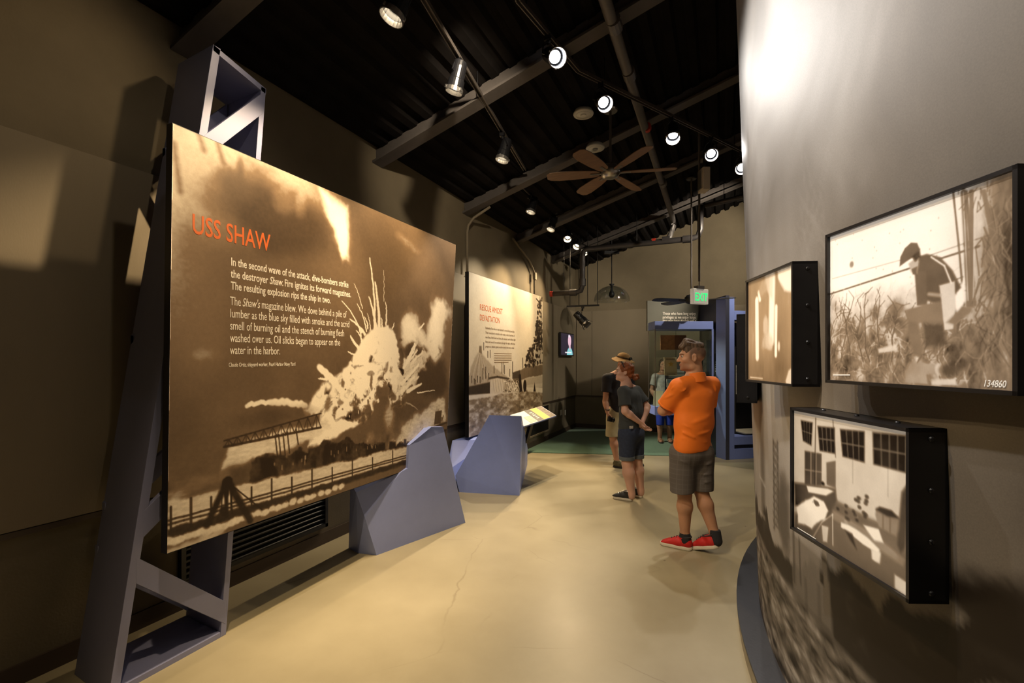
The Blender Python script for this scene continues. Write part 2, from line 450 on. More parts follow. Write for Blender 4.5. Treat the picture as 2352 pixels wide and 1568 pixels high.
# green carpet of the far bay
c0, c1 = at_z(1200, 1039), at_z(1668, 1050)
dv = (c1 - c0).normalized(); cl = c0 + dv * ((XW + 0.02 - c0.x) / dv.x); cr_ = c0 + dv * ((5.4 - c0.x) / dv.x)
mb = MB().prism([cl, cr_, V(5.4, YF - 0.02, 0), V(XW + 0.02, YF - 0.02, 0)], (0, 0, 0.009))
tag(mb.build('carpet', M_CARPET), 'green carpet laid over the concrete at the far end of the gallery', 'carpet')

# ---------------------------------------------------------------- the curved mural wall on the right and its curb
CC = cw(5.58, 1.16); CR0, LEAN = 4.40, 0.034          # cone centre, radius at the floor, outward lean
def drum(ang, z, dr=0.0):                             # ang in radians, room frame
    r = CR0 + LEAN * z + dr
    return V(CC.x + r * math.cos(ang), CC.y + r * math.sin(ang), z)
A0, A1 = math.radians(62), math.radians(262)
ZT = 4.9
ZT = 4.62
AM0, AM1 = math.radians(150), math.radians(232)       # the mural print
def drum_hit(px, py):
    """angle and height where a sight line meets the mural wall"""
    d = ray(px, py); r = CR0 + LEAN * 1.3
    for _ in range(6):
        a = d.x * d.x + d.y * d.y; b = -2 * (d.x * CC.x + d.y * CC.y); c = CC.x ** 2 + CC.y ** 2 - r * r
        disc = max(b * b - 4 * a * c, 0.0); k = (-b - math.sqrt(disc)) / (2 * a)
        z = CAMZ + d.z * k; r = CR0 + LEAN * z
    p = d * k
    return math.atan2(p.y - CC.y, p.x - CC.x) % (2 * math.pi), z
ARC = (AM1 - AM0) * 4.45
def mq(px, py):                                       # photo position -> mural canvas metres
    a, z = drum_hit(px, py); return ((a - AM0) / (AM1 - AM0) * ARC, ZT - z)
def mural():
    cv = Canvas(ARC, ZT - 0.1, 430, 330, 0.50); A, B = cv.A, cv.B; Z = ZT - B
    cv.I = 0.55 + (fbm(A + (fbm(A, B, .8, 3, 61) - .5) * 1.2, B * 0.6, 0.9, 6, 5) - 0.5) * 0.85 + (fbm(A * 1.8, B * 0.35, 2.0, 3, 8) - 0.5) * 0.14
    # grassland in the foreground of the old photograph
    hz = 0.60 + 0.05 * (fbm(A, A * 0, 1.5, 3, 4) - 0.5) + 0.30 * sst(mq(2040, 1300)[0], mq(2345, 1300)[0], A)
    grass = 0.40 + (fbm(A * 1.0, B * 3.5, 9, 5, 21) - 0.5) * 1.3
    m = sst(hz + 0.01, hz - 0.02, Z); cv.I = cv.I * (1 - m) + grass * m
    # tree line and sheds
    top = hz + 0.10 + (0.34 - 0.26 * sst(mq(2080, 1300)[0], mq(2200, 1300)[0], A)) * np.clip(fbm(A, A * 0, 3.2, 5, 33) - 0.38, 0, 1) * 2 + 0.05 * fbm(A, A * 0, 22, 3, 12)
    m = sst(top + 0.015, top - 0.015, Z) * sst(hz - 0.02, hz + 0.02, Z)
    tree = 0.06 + (fbm(A, B, 14, 4, 50) - 0.5) * 0.25
    cv.I = cv.I * (1 - m) + tree * m
    a0, b0 = mq(1845, 1330); cv.poly([(a0 - .12, b0 - .16), (a0 + .22, b0 - .16), (a0 + .24, b0 + .10), (a0 - .12, b0 + .10)], 0.46, .01, 0.8)
    a0, b0 = mq(1887, 1325); cv.poly([(a0 - .016, b0 - .022), (a0 + .016, b0 - .022), (a0 + .016, b0 + .022), (a0 - .016, b0 + .022)], 0.08, .004)
    # lattice mast and posts at the left
    for px, y0, y1, w in ((1776, 1010, 1215, .012), (1786, 1015, 1215, .012), (1822, 1215, 1335, .018), (1836, 1240, 1340, .014), (1850, 1330, 1400, .012), (1880, 1345, 1420, .012)):
        cv.line([mq(px, y0), mq(px + 3, y1)], w, 0.14, 0.85)
    for k in range(11):
        y = 1015 + 18 * k; cv.line([mq(1776, y), mq(1787, y + 18)], .007, 0.16, 0.8); cv.line([mq(1787, y), mq(1776, y + 18)], .007, 0.16, 0.8)
    cv.blob(mq(1800, 1180), (.10, .22), 0.18, 0.6, 0.75, 0.5, 3, 9)
    cv.blob(mq(2275, 1400), (.17, .05), 0.10, 0.5, 0.9, 0.5, 7, 16); cv.blob(mq(2330, 1430), (.16, .11), 0.08, 0.5, 0.9, 0.4, 8, 12)
    cv.blob(mq(2300, 1520), (.25, .035), 0.12, 0.5, 0.85, 0.4, 9, 12); cv.blob(mq(2230, 1370), (.06, .02), 0.10, 0.5, 0.9, 0.5, 10, 22)
    # brown stripes and scratches near the far edge of the print
    for px, y0, y1 in ((1748, 935, 1180), (1752, 1040, 1265)):
        cv.line([mq(px, y0), mq(px + 4, y1)], .10, 0.26, 0.45, .05)
    cv.line([mq(1744, 1090), mq(1758, 1118)], .016, 0.85, 0.8); cv.line([mq(1744, 1168), mq(1757, 1190)], .016, 0.8, 0.8)
    for i in range(26):
        rnd = random.Random(i); cv.line([mq(1820 + rnd.uniform(-6, 95), 300 + rnd.uniform(0, 320)), mq(1830 + rnd.uniform(0, 60), 420 + rnd.uniform(0, 250))], .003, 0.72, 0.25)
    cv.colour((0.012, 0.008, 0.005), (0.160, 0.138, 0.114), (0.47, 0.44, 0.405))
    return cv
def mural_pos(A, B):
    ang = AM0 + A / ARC * (AM1 - AM0); Z = ZT - B; r = CR0 + LEAN * Z
    return CC.x + r * np.cos(ang), CC.y + r * np.sin(ang), Z
dw = thing('wall_drum', None, None, (CC.x, CC.y, 0)); struct(dw)
grid_print('mural_print', mural_pos, mural(), print_mat('mural_ink', 0.52, 0.0, 0.28, 0.07), dw, flip=False)
mb = MB(); n = 80                                     # the rest of the drum shell
for i in range(n + 1):
    a = AM1 + (2 * math.pi - (AM1 - AM0)) * i / n
    mb.v += [tuple(drum(a, 0)), tuple(drum(a, ZT))]
mb.f = [(2 * i, 2 * i + 2, 2 * i + 3, 2 * i + 1) for i in range(n)]
mb.build('drum_shell', mat('mural_backing', (0.15, 0.125, 0.095), 0.5, var=0.3, scale=1.2), dw, smooth=True, fix=False)
mb = MB(); n = 160                                    # lower skirting of the print and the top cap
for i in range(n):
    a = 2 * math.pi * i / n; mb.v += [tuple(drum(a, 0)), tuple(drum(a, 0.102))]
mb.f = [(2 * i, 2 * ((i + 1) % n), 2 * ((i + 1) % n) + 1, 2 * i + 1) for i in range(n)]
mb.build('drum_foot', mat('mural_backing', (0, 0, 0)), dw, smooth=True, fix=False)
mb = MB(); mb.v = [tuple(drum(2 * math.pi * i / n, ZT)) for i in range(n)]; mb.f = [tuple(range(n))]
mb.build('drum_top', M_BLACK, dw, fix=False)
# curb ring
def ring(r0, r1, z0, z1, n=180):
    mb = MB()
    for i in range(n):
        a = 2 * math.pi * i / n; c, s = math.cos(a), math.sin(a)
        for r, z in ((r0, z0), (r1, z0), (r1, z1), (r0, z1)): mb.v.append((CC.x + r * c, CC.y + r * s, z))
    for i in range(n):
        j = (i + 1) % n
        for k in range(4): mb.f.append((4 * i + k, 4 * j + k, 4 * j + (k + 1) % 4, 4 * i + (k + 1) % 4))
    return mb
cb = thing('trim_curb', None, None, (CC.x, CC.y, 0)); struct(cb)
ring(CR0 - 0.02, CR0 + 0.128, 0.0, 0.088).build('curb_body', mat('beige_curb', (0.30, 0.26, 0.18), 0.6, var=0.12, scale=5), cb)
ring(CR0 - 0.02, CR0 + 0.136, 0.088, 0.102).build('curb_cap', mat('blue_black_cap', (0.016, 0.016, 0.020), 0.5, var=0.3, scale=5, bump=0.05), cb)
# ================================================================ TRACK LIGHTING
WARM, NEUT, COOL = (1.0, 0.74, 0.43), (1.0, 0.87, 0.68), (1.0, 0.95, 0.90)
M_LENSW = mat('lamp_glass_warm', (0.9, 0.8, 0.6), 0.3, emit=(1.0, 0.82, 0.55), estr=30)
M_LENSC = mat('lamp_glass_cool', (0.9, 0.9, 1.0), 0.3, emit=(0.93, 0.95, 1.0), estr=38)
M_STEEL = mat('bare_steel', (0.45, 0.43, 0.41), 0.3, metal=0.9, var=0.1, scale=20)
M_TRACK = mat('track_grey', (0.10, 0.085, 0.075), 0.4, metal=0.3, var=0.1, scale=12)
def track(name, pts, label, w=0.036, h=0.03, up=None):
    """slotted rail: two lips and a web, hung from the roof on thin rods"""
    root = thing(name, label, 'track', pts[0])
    for p, q in zip(pts[:-1], pts[1:]):
        p, q = Vector(p), Vector(q); d = (q - p).normalized(); sx = d.cross(V(0, 0, 1)).normalized()
        mb = MB()
        mb.bar(p + V(0, 0, h / 2), q + V(0, 0, h / 2), w, 0.008)
        for s in (-1, 1): mb.bar(p + sx * s * w * 0.42, q + sx * s * w * 0.42, w * 0.2, h)
        mb.build('rail', M_TRACK, root)
        L = (q - p).length; n = max(1, int(L / 1.6))
        for i in range(n + 1):
            c = p + (q - p) * ((i + 0.15) / (n + 0.3)); zt = roof_z(c.x) + 0.02
            MB().tube([c + V(0, 0, h / 2), V(c.x, c.y, zt)], 0.005, 6).build('hanger_rod', M_BLKMET, root)
    return root
def spot(name, parent_M, lens_off, color, watts, cone, blend, radius=0.03):
    ld = bpy.data.lights.new(name, 'SPOT'); ld.energy = watts; ld.color = color
    ld.spot_size = math.radians(cone); ld.spot_blend = blend; ld.shadow_soft_size = radius
    return ld
def lamp(pos, aim, track_pt, color, watts, cone, label, blend=0.6, size=1.0, doors=False, dim=1.0, group='track spotlights'):
    """cylindrical spotlight: adapter, yoke, housing, bezel with clips, glowing glass; its own spot light inside"""
    pos, aim = Vector(pos), Vector(aim); d = (aim - pos).normalized()
    Rm = d.to_track_quat('-Z', 'Y').to_matrix().to_4x4()
    root = thing('track_spotlight', label, 'spotlight', pos, group=group, M=Matrix.Translation(pos) @ Rm)
    s = size
    h = MB().lathe([(0.018 * s, 0.155 * s), (0.05 * s, 0.15 * s), (0.056 * s, 0.11 * s), (0.056 * s, 0.02 * s), (0.064 * s, 0.012 * s), (0.066 * s, -0.05 * s),
                    (0.060 * s, -0.05 * s), (0.057 * s, -0.014 * s), (0.0, -0.011 * s)], seg=20, cap=False)
    h.build('housing', M_BLKMET, root, smooth=False, world=False)
    gm = M_LENSW if color[2] < 0.7 else M_LENSC
    MB().lathe([(0.0, -0.022 * s), (0.03 * s, -0.020 * s), (0.044 * s, -0.016 * s), (0.044 * s, -0.012 * s), (0.0, -0.012 * s)], seg=20, cap=False).build('lens', gm, root, world=False)
    MB().lathe([(0.064 * s, -0.05 * s), (0.069 * s, -0.05 * s), (0.071 * s, -0.082 * s), (0.066 * s, -0.082 * s), (0.061 * s, -0.05 * s)], seg=20, cap=False).build('bezel', M_STEEL, root, world=False)
    for k in range(3):
        a = 0.4 + k * 2.09; MB().box((0.069 * s * math.cos(a), 0.069 * s * math.sin(a), -0.058 * s), (0.014, 0.014, 0.022)).build('clip', M_STEEL, root, world=False)
    tp = Vector(track_pt); inv = (Matrix.Translation(pos) @ Rm).inverted()
    lp = inv @ tp; piv = V(0, 0, 0.06 * s); side = V(1, 0, 0) if abs((Rm @ V(1, 0, 0)).z) < 0.8 else V(0, 1, 0)
    y = MB()
    for sg in (-1, 1):
        y.tube([piv + side * sg * 0.06 * s, piv + side * sg * 0.078 * s, (piv + lp) * 0.5 + side * sg * 0.05 * s, piv + (lp - piv) * 0.72], 0.0055, 6)
    y.build('yoke', M_BLKMET, root, world=False)
    a = MB().bar(tp - V(0, 0, 0.05), tp - V(0, 0, 0.008), 0.05, 0.035, up=(0, 1, 0)); a.tube([tp - V(0, 0, 0.05), pos + (tp - pos) * 0.66], 0.011, 8)
    a.build('adapter', M_BLKMET, root)
    if doors:
        for k in range(4):
            an = k * math.pi / 2; c, sn = math.cos(an), math.sin(an)
            MB().prism([(0.07 * c - 0.05 * sn, 0.07 * sn + 0.05 * c, -0.062), (0.07 * c + 0.05 * sn, 0.07 * sn - 0.05 * c, -0.062),
                        (0.105 * c + 0.065 * sn, 0.105 * sn - 0.065 * c, -0.15), (0.105 * c - 0.065 * sn, 0.105 * sn + 0.065 * c, -0.15)], (0.004 * c, 0.004 * sn, 0)).build('barn_door', M_BLACK, root, world=False)
    ld = spot('lamp_beam', None, None, color, watts, cone, blend, 0.03)
    lo = bpy.data.objects.new('lamp_beam', ld); COL.objects.link(lo); lo.parent = root; lo.location = (0, 0, -0.095 * s)
    WM[lo.name] = Matrix.Identity(4)
    return root
ZTR, ZL = 4.05, 3.86
def on_track(px, py, z=ZTR): return at_z(px, py, z)
def near_seg(p, pts):
    best = None
    for a, b in zip(pts[:-1], pts[1:]):
        a, b = Vector(a), Vector(b); d = b - a; t = max(0.02, min(0.98, (p - a).dot(d) / d.length_squared)); c = a + d * t
        if best is None or (c - p).length < (best - p).length: best = c
    return best
XP1, XP2 = -2.60, -3.00                              # fronts of the two big panels
t1 = [on_track(975, 0) + (on_track(975, 0) - on_track(1205, 390)) * 1.35, on_track(975, 0) + (on_track(975, 0) - on_track(1205, 390)) * 0.35, on_track(1060, 140), on_track(1205, 390)]
t1 = [t1[0], t1[3]]
track('lighting_track', t1, 'long black lighting track above the tall explosion panel')
t3 = [on_track(1192, 425), on_track(1356, 580)]
track('lighting_track', t3, 'short black lighting track carrying five lamps before the second panel')
ang_t = lambda p: math.atan2(p.y - CC.y, p.x - CC.x)
ZT2 = 4.25
t2 = [on_track(1720, 355, ZT2), on_track(1328, 162, ZT2), on_track(1190, 0, ZT2)]
r2 = (t2[2] - CC).xy.length; a2 = ang_t(t2[2]) % (2 * math.pi)
for k in range(1, 5):
    t2.append(V(CC.x + r2 * math.cos(a2 + 0.24 * k), CC.y + r2 * math.sin(a2 + 0.24 * k), ZT2))
a9 = ang_t(t2[0]) % (2 * math.pi); r9 = (t2[0] - CC).xy.length
t2 = [V(CC.x + r9 * math.cos(a9 - 0.22), CC.y + r9 * math.sin(a9 - 0.22), ZT2)] + t2
track('lighting_track', t2, 'angled black lighting track bending around the curved mural wall')
# lamps on the first track wash the explosion panel
def lampon(px, py, z, aim, pts, *a, **k):
    p = at_z(px, py, z); return lamp(p, aim, near_seg(p + V(0, 0, ZTR - z), pts), *a, **k)
lampon(912, 12, 3.90, (XP1, 1.95, 1.9), t1, WARM, 330, 74, 'bright warm spotlight cut by the top edge of the view', size=1.15)
lampon(1048, 188, 3.86, (XP1, 3.3, 1.75), t1, WARM, 300, 70, 'downward black spotlight with glowing warm rim over the explosion panel')
lampon(1157, 352, 3.82, (XP1, 4.05, 1.45), t1, (1.0, 0.84, 0.66), 190, 62, 'black spotlight with a bluish rim at the end of the long track')
# second panel
for i, (px, py, yy, zz, w) in enumerate(((1222, 476, 5.75, 1.6, 240), (1268, 518, 6.6, 1.9, 280), (1304, 543, 6.0, 1.2, 200), (1327, 561, 7.1, 1.9, 280), (1345, 575, 7.6, 1.7, 240))):
    nm = ('first', 'second', 'third', 'fourth', 'fifth')[i]
    lampon(px, py, 3.86, (XP2 + (0.0 if i != 2 else 0.9), yy, zz), t3, WARM if i != 0 else NEUT, w, 72, nm + ' black spotlight from the left on the short five-lamp track')
# curved track: cool lamps that wash the mural
def drum_at(px, py):
    a, z = drum_hit(px, py); return drum(a, z)
for i, (px, py, aim, w) in enumerate(((1273, 130, drum_at(2050, 420), 140), (1385, 234, drum_at(1860, 720), 85), (1546, 308, cw(.75, 2.5), 150), (1633, 352, drum_at(1900, 1050), 85), (1703, 384, drum_at(1745, 800), 40))):
    p = at_z(px, py, ZT2 - 0.2)
    nm = ('nearest', 'second nearest', 'third nearest', 'fourth nearest', 'farthest, half hidden')[i]
    lamp(p, aim, near_seg(p + V(0, 0, 0.2), t2), COOL, w, 52 if i == 2 else 66, nm + ' bright white lamp on the bending track', size=1.05)
# lamps of the same tracks behind and above the photographer; past the mural ones they are added
for k, (off, aim, w, c) in enumerate(((0.10, (1850, 200), 95, COOL), (0.36, (2000, 60), 190, COOL), (0.62, (2300, 1250), 45, NEUT))):
    a = a2 + off; p = V(CC.x + r2 * math.cos(a), CC.y + r2 * math.sin(a), ZT2 - 0.2)
    lamp(p, drum_at(*aim), near_seg(p + V(0, 0, 0.2), t2), c, w, 70, 'spotlight on the bending track above the photographer, out of view', group='spotlights out of view')
for k, (u, aim, w) in enumerate(((1.0, (-0.9, 2.6, 0.0), 210), (0.2, (0.1, 2.0, 0.0), 90))):  # fill lamps added to brighten the floor
    d = (t1[1] - t1[0]).normalized(); p = t1[0] + d * ((u - t1[0].y) / d.y) - V(0, 0, 0.2)
    lamp(p, aim, p + V(0, 0, 0.2), (1.0, 0.74, 0.42), w, 80, 'added fill spotlight on the long track behind the photographer, out of view', group='spotlights out of view')

for off, aim, w, cn in ((0.10, V(XW, 5.6, 3.3), 190, 62), (0.30, V(XW, 1.9, 2.2), 22, 66)):  # wash lamps added to brighten the left wall
    a = a2 + off; p = V(CC.x + r2 * math.cos(a), CC.y + r2 * math.sin(a), ZT2 - 0.2)
    lamp(p, aim, near_seg(p + V(0, 0, 0.2), t2), (1.0, .83, .60), w, cn, 'added spotlight on the bending track brightening the left wall, out of view', blend=.9, group='spotlights out of view')
p = t1[0] + (t1[1] - t1[0]).normalized() * ((2.15 - t1[0].y) / (t1[1] - t1[0]).normalized().y) - V(0, 0, .14)  # lamp added to throw the tower's shadow on the wall
lamp(p, (XW, .9, 2.75), p + V(0, 0, .14), WARM, 34, 72, 'added spotlight at the near end of the long track lighting the wall, out of view', blend=.8, group='spotlights out of view')
p = t1[0] + (t1[1] - t1[0]).normalized() * ((1.9 - t1[0].y) / (t1[1] - t1[0]).normalized().y) - V(0, 0, .2)  # lamp added to brighten the visitors
lamp(p, cw(1.45, 4.5, .9), p + V(0, 0, .2), NEUT, 190, 46, 'added spotlight above the photographer brightening the visitors, out of view', group='spotlights out of view')
# hidden lamps added behind the curved wall to brighten the end bay
t6 = [cw(3.6, 6.5, ZT2), cw(4.6, 6.9, ZT2)]
for X, Y, aim, w, cn in ((4.05, 7.0, at_y(1550, 610, YF), 330, 74), (3.75, 6.75, cw(2.9, 8.0, 1.7), 200, 60), (3.62, 6.45, cw(2.0, 6.0, 0), 190, 58), (3.9, 6.7, at_x(1290, 740, XW), 330, 54)):
    p = cw(X, Y, ZT2 - .2); lamp(p, aim, p + V(0, 0, .2), NEUT, w, cn, 'added spotlight behind the curved wall, out of view', group='added spotlights behind the curved wall')
track('lighting_track', [cw(3.4, 6.36, ZT2), cw(4.4, 7.2, ZT2)], 'added lighting track behind the curved wall, out of view')  # unseen rail added to carry those lamps
# ================================================================ EXHIBITS ALONG THE LEFT WALL
SEPIA = ((0.020, 0.011, 0.005), (0.205, 0.135, 0.078), (0.86, 0.77, 0.62))
M_ORANGE = mat('orange_ink', (0.60, 0.12, 0.02), 0.5, var=0.04)
M_WHITEINK = mat('white_ink', (0.80, 0.74, 0.64), 0.5, var=0.03)
M_INKDK = mat('dark_ink', (0.06, 0.045, 0.03), 0.5, var=0.05)
M_EDGE = mat('panel_black_edge', (0.006, 0.005, 0.006), 0.45, var=0.2)
def on_wall_text(x, y, z):                            # text frame on a plane facing +X, reading along +Y
    return Matrix(((0, 0, 1, x), (1, 0, 0, y), (0, 1, 0, z), (0, 0, 0, 1)))

# ---- panel one: the explosion
y0t, y1t, y0b, y1b = at_x(397, 287, XP1).y, at_x(1047, 562, XP1).y, at_x(384, 1272, XP1).y, at_x(1024, 1032, XP1).y
z1, z0 = 2.872, 0.655
W1 = y1t - y0b; H1 = z1 - z0
def q1(px, py):
    p = at_x(px, py, XP1); return (p.y - y0b, z1 - p.z)
def Q(*pts): return [q1(a, b) for a, b in pts]
def paint1():
    cv = Canvas(W1, H1, 640, 500, 0.40); A, B = cv.A, cv.B; rnd = random.Random(4)
    n1 = fbm(A, B, 1.3, 6, 2); n2 = fbm(A, B, 3.2, 5, 7); n3 = fbm(A, B, 7.0, 4, 9)
    base = 0.335 + (n1 - 0.5) * 0.22 + (n2 - 0.5) * 0.10
    # bright sky on the left, dark smoke drifting into it
    aL = q1(525, 500)[0]
    lm = sst(aL + 0.22, aL - 0.30, A + (n1 - 0.5) * 0.9) * sst(1.45, 0.75, B + (n2 - 0.5) * 0.8)
    cv.I = base * (1 - lm) + (0.68 + (n2 - 0.5) * 0.16) * lm
    tm = sst(0.34, 0.0, B + (n2 - .5) * 0.35) * sst(q1(840, 400)[0], q1(650, 400)[0], A); cv.mix(slice(None), tm * 0.9, 0.66)
    cv.blob(q1(600, 490), (.36, .26), 0.20, 0.7, 0.95, 0.5, 11, 3.0); cv.blob(q1(690, 520), (.34, .25), 0.22, 0.8, 0.9, 0.5, 12, 3.0)
    cv.blob(q1(545, 430), (.13, .10), 0.28, 0.8, 0.8, 0.5, 13, 6); cv.blob(q1(552, 395), (.03, .10), 0.30, 0.9, 0.8, 0.3, 15, 6)
    cv.blob(q1(655, 460), (.10, .10), 0.58, 0.8, 0.6, 0.5, 16, 9); cv.blob(q1(690, 465), (.06, .10), 0.60, 0.8, 0.7, 0.5, 19, 9)
    for px, y_0, y_1 in ((400, 330, 440), (455, 300, 345), (500, 330, 375)): cv.line(Q((px, y_0), (px + 14, y_1)), .028, 0.36, 0.6, .02)
    # lower left haze
    cv.blob(q1(430, 770), (.22, .34), 0.50, 0.9, 0.7, 0.5, 17, 3.2); cv.blob(q1(468, 815), (.10, .05), 0.58, 0.8, 0.7, 0.5, 18, 9)
    # shaft of white smoke, the spotlight's bright scallop painted in with it
    cv.poly(Q((735, 440), (800, 470), (803, 545), (798, 592), (778, 575), (765, 520), (748, 480)), 0.95, .05, 0.95, .05, 5, 21)
    cv.blob(q1(788, 560), (.05, .16), 1.0, 0.6, 0.9, 0.3, 23, 8); cv.blob(q1(700, 440), (.30, .09), 0.66, 0.9, 0.5, 0.4, 25, 5)
    C = lambda *p: [q1(640 + x / 3.136, 580 + y / 3.136) for x, y in p]
    c1_ = lambda x, y: q1(640 + x / 3.136, 580 + y / 3.136)
    # right-hand smoke: grey haze above, white plumes, dark gap between them and the blast
    rm = sst(q1(880, 500)[0], q1(960, 500)[0], A) * sst(1.35, .6, B); cv.mix(slice(None), rm * 0.55, 0.42 + (n2 - .5) * .3)
    for c in ((925, 545), (940, 560), (955, 575)): cv.blob(q1(*c), (.13, .04), 0.62, 0.9, 0.5, 0.6, c[0], 9)
    cv.poly(C((860, 650), (900, 500), (990, 450), (1060, 560), (1110, 400), (1190, 330), (1260, 420), (1260, 1000), (1000, 900), (900, 760)), .50, .10, .6, .10, 3, 27)
    cv.poly(C((880, 640), (895, 520), (945, 475), (985, 440), (1005, 520), (1050, 570), (1080, 490), (1110, 400), (1150, 350), (1200, 360), (1240, 430), (1215, 520), (1200, 640), (1150, 760), (1100, 780), (1060, 700), (960, 660), (900, 690)), .82, .055, .95, .10, 5, 28)
    cv.blob(c1_(1130, 560), (.12, .30), .90, .8, .7, .5, 29, 5); cv.blob(c1_(940, 570), (.13, .14), .88, .8, .7, .5, 26, 6)
    cv.poly(C((900, 690), (960, 650), (1060, 690), (1110, 790), (1200, 800), (1220, 960), (1190, 1040), (1080, 1060), (980, 1000), (910, 900)), .20, .05, .9, .08, 5, 31)
    # the blast itself
    cv.poly(C((470, 850), (540, 780), (575, 690), (615, 600), (680, 555), (740, 548), (795, 525), (835, 585), (850, 680), (880, 740), (890, 860), (880, 960), (800, 960), (700, 960), (560, 930)), .97, .018, 1, .045, 7, 33)
    cv.poly(C((185, 1120), (275, 1015), (350, 935), (440, 865), (520, 820), (700, 850), (730, 960), (700, 1100), (640, 1210), (560, 1255), (500, 1290), (420, 1335), (300, 1385), (220, 1380), (240, 1290), (310, 1250), (290, 1165), (215, 1170)), .93, .022, 1, .06, 7, 35)
    cv.poly(C((850, 700), (900, 760), (960, 860), (930, 1000), (900, 1100), (830, 1150), (760, 1050), (800, 900)), .86, .03, .95, .09, 6, 36); cv.poly(C((870, 900), (930, 820), (1040, 720), (1090, 720), (1060, 830), (980, 930), (930, 1010), (880, 1000)), .80, .03, .9, .09, 9, 34)
    cv.poly(C((890, 1240), (1000, 1160), (1100, 1085), (1205, 1035), (1215, 1200), (1060, 1290), (920, 1375), (790, 1395), (800, 1330)), .80, .035, .9, .06, 6, 37)
    cv.poly(C((505, 1290), (600, 1225), (700, 1260), (735, 1100), (790, 1130), (860, 1200), (885, 1300), (790, 1370), (640, 1430), (500, 1410)), .30, .05, .95, .10, 6, 38)
    cv.blob(c1_(800, 1190), (.09, .14), .72, .8, .7, .7, 39, 8); cv.blob(c1_(660, 1330), (.06, .06), .78, .8, .8, .5, 40, 10); cv.blob(c1_(700, 1320), (.16, .12), .30, .9, .5, .6, 44, 8)
    # mottled billows, strongest low down
    bw = sst(.55, .8, cv.I) * sst(.95, 1.3, B) * sst(2.05, 1.75, B) * sst(c1_(150, 900)[0], c1_(300, 900)[0], A)
    wa = A + (fbm(A, B, 4, 4, 131) - .5) * .3; wb = B + (fbm(A, B, 4, 4, 137) - .5) * .3
    cv.I -= bw * np.clip(fbm(wa, wb, 11, 5, 151) - .54, 0, 1) * 3.4 * sst(.35, .6, fbm(A, B, 2.6, 3, 155))
    for x, y, rx, ry, v in ((560, 1140, .075, .085, .22), (648, 1125, .05, .07, .22), (772, 985, .07, .075, .34), (862, 1130, .08, .09, .26), (355, 1085, .03, .06, .45), (440, 1075, .04, .03, .45), (462, 940, .025, .06, .40), (668, 930, .02, .08, .40), (610, 1195, .03, .06, .22), (600, 1060, .03, .02, .25), (660, 870, .05, .02, .5), (880, 740, .035, .12, .22), (955, 690, .06, .05, .22), (820, 1040, .05, .05, .3), (900, 1060, .05, .06, .25), (960, 1090, .07, .04, .3)):
        cv.blob(c1_(x, y), (rx, ry), v, .6, .85, .9, int(x), 20)
    for i in range(44):
        c = (rnd.gauss(610, 130), rnd.gauss(1060, 95)); cv.blob(c1_(*c), (rnd.uniform(.005, .014), rnd.uniform(.006, .02)), rnd.choice((.25, .3, .4, .95)), .6, .75, .9, i + 160, 40)
    # streamers
    def stream(p, q, w, curl=0.0, val=0.93, jit=2.0, tip=.45):
        n = 14; pts = []
        for k in range(n + 1):
            t = k / n; x = p[0] + (q[0] - p[0]) * t + curl * 4 * t * (1 - t) + rnd.uniform(-jit, jit) * 1.2; y = p[1] + (q[1] - p[1]) * t + rnd.uniform(-jit, jit) * 1.2
            pts.append(c1_(x, y))
        cv.line(pts, w, val, 0.95, None, tip)
    for p, q, w, c in (((690, 560), (655, 40), .026, 14), ((724, 545), (697, 215), .034, 6), ((705, 545), (650, 318), .026, 4), ((772, 520), (770, 358), .018, 6), ((592, 600), (455, 348), .014, 26), ((632, 565), (565, 370), .013, 12), ((598, 570), (512, 478), .020, 16),
                       ((580, 690), (520, 600), .024, -6), ((640, 545), (618, 465), .014, 8), ((566, 742), (498, 714), .014, -4), ((757, 352), (757, 128), .006, 2), ((602, 400), (545, 225), .007, 6), ((600, 650), (560, 560), .016, 10), ((620, 590), (596, 545), .020, 4), ((660, 560), (640, 440), .010, 5), ((745, 545), (740, 470), .016, 2), ((820, 545), (832, 505), .010, 2), ((560, 790), (520, 800), .014, 0)): stream(p, q, w, c)
    for i in range(26):                                # feathered jets flung to the right
        t = rnd.random(); p = (880 + 40 * t + rnd.uniform(-12, 12), 1010 - 250 * t + rnd.uniform(-30, 30)); L = rnd.uniform(60, 200); an = -1.05 + .25 * (1 - t) + rnd.uniform(-.16, .16)
        stream(p, (p[0] + L * math.cos(an), p[1] + L * math.sin(an)), rnd.uniform(.010, .034), rnd.uniform(-10, 10), rnd.uniform(.72, .93), 4.0, .6)
    stream((930, 1000), (1030, 945), .036, -4); stream((1000, 1010), (1125, 990), .012, 0); stream((1010, 555), (1048, 508), .020, 2, .85); stream((920, 1080), (1000, 1130), .014, 10, .6)
    stream((415, 950), (288, 820), .050, 8, .93, 3, .8); stream((350, 912), (290, 906), .018, 2)
    pts = [q1(567 + 135 * t, 930 - 7 * math.sin(t * 3.1) + rnd.uniform(-3, 3)) for t in np.linspace(0, 1, 26)]
    cv.line(pts, .026, 0.86, 0.95); cv.line(pts[10:], .040, 0.84, 0.8)
    cv.blob(q1(640, 955), (.30, .07), 0.20, 0.8, 0.7, 0.5, 41, 5)
    # bright water under the truss gantry, dark land
    cv.poly(Q((515, 1030), (740, 960), (760, 985), (700, 1010), (640, 1040), (575, 1050), (530, 1080), (505, 1085)), 0.80, .02, 0.9, .05, 6, 43)
    def chord(t, lo): return (515 + 222 * t, (1026 if lo else 1012 - 18 * t) - 45 * t)
    for lo in (0, 1): cv.line([q1(*chord(t, lo)) for t in np.linspace(0, 1, 12)], .016 if lo else .011, 0.14, 0.95)
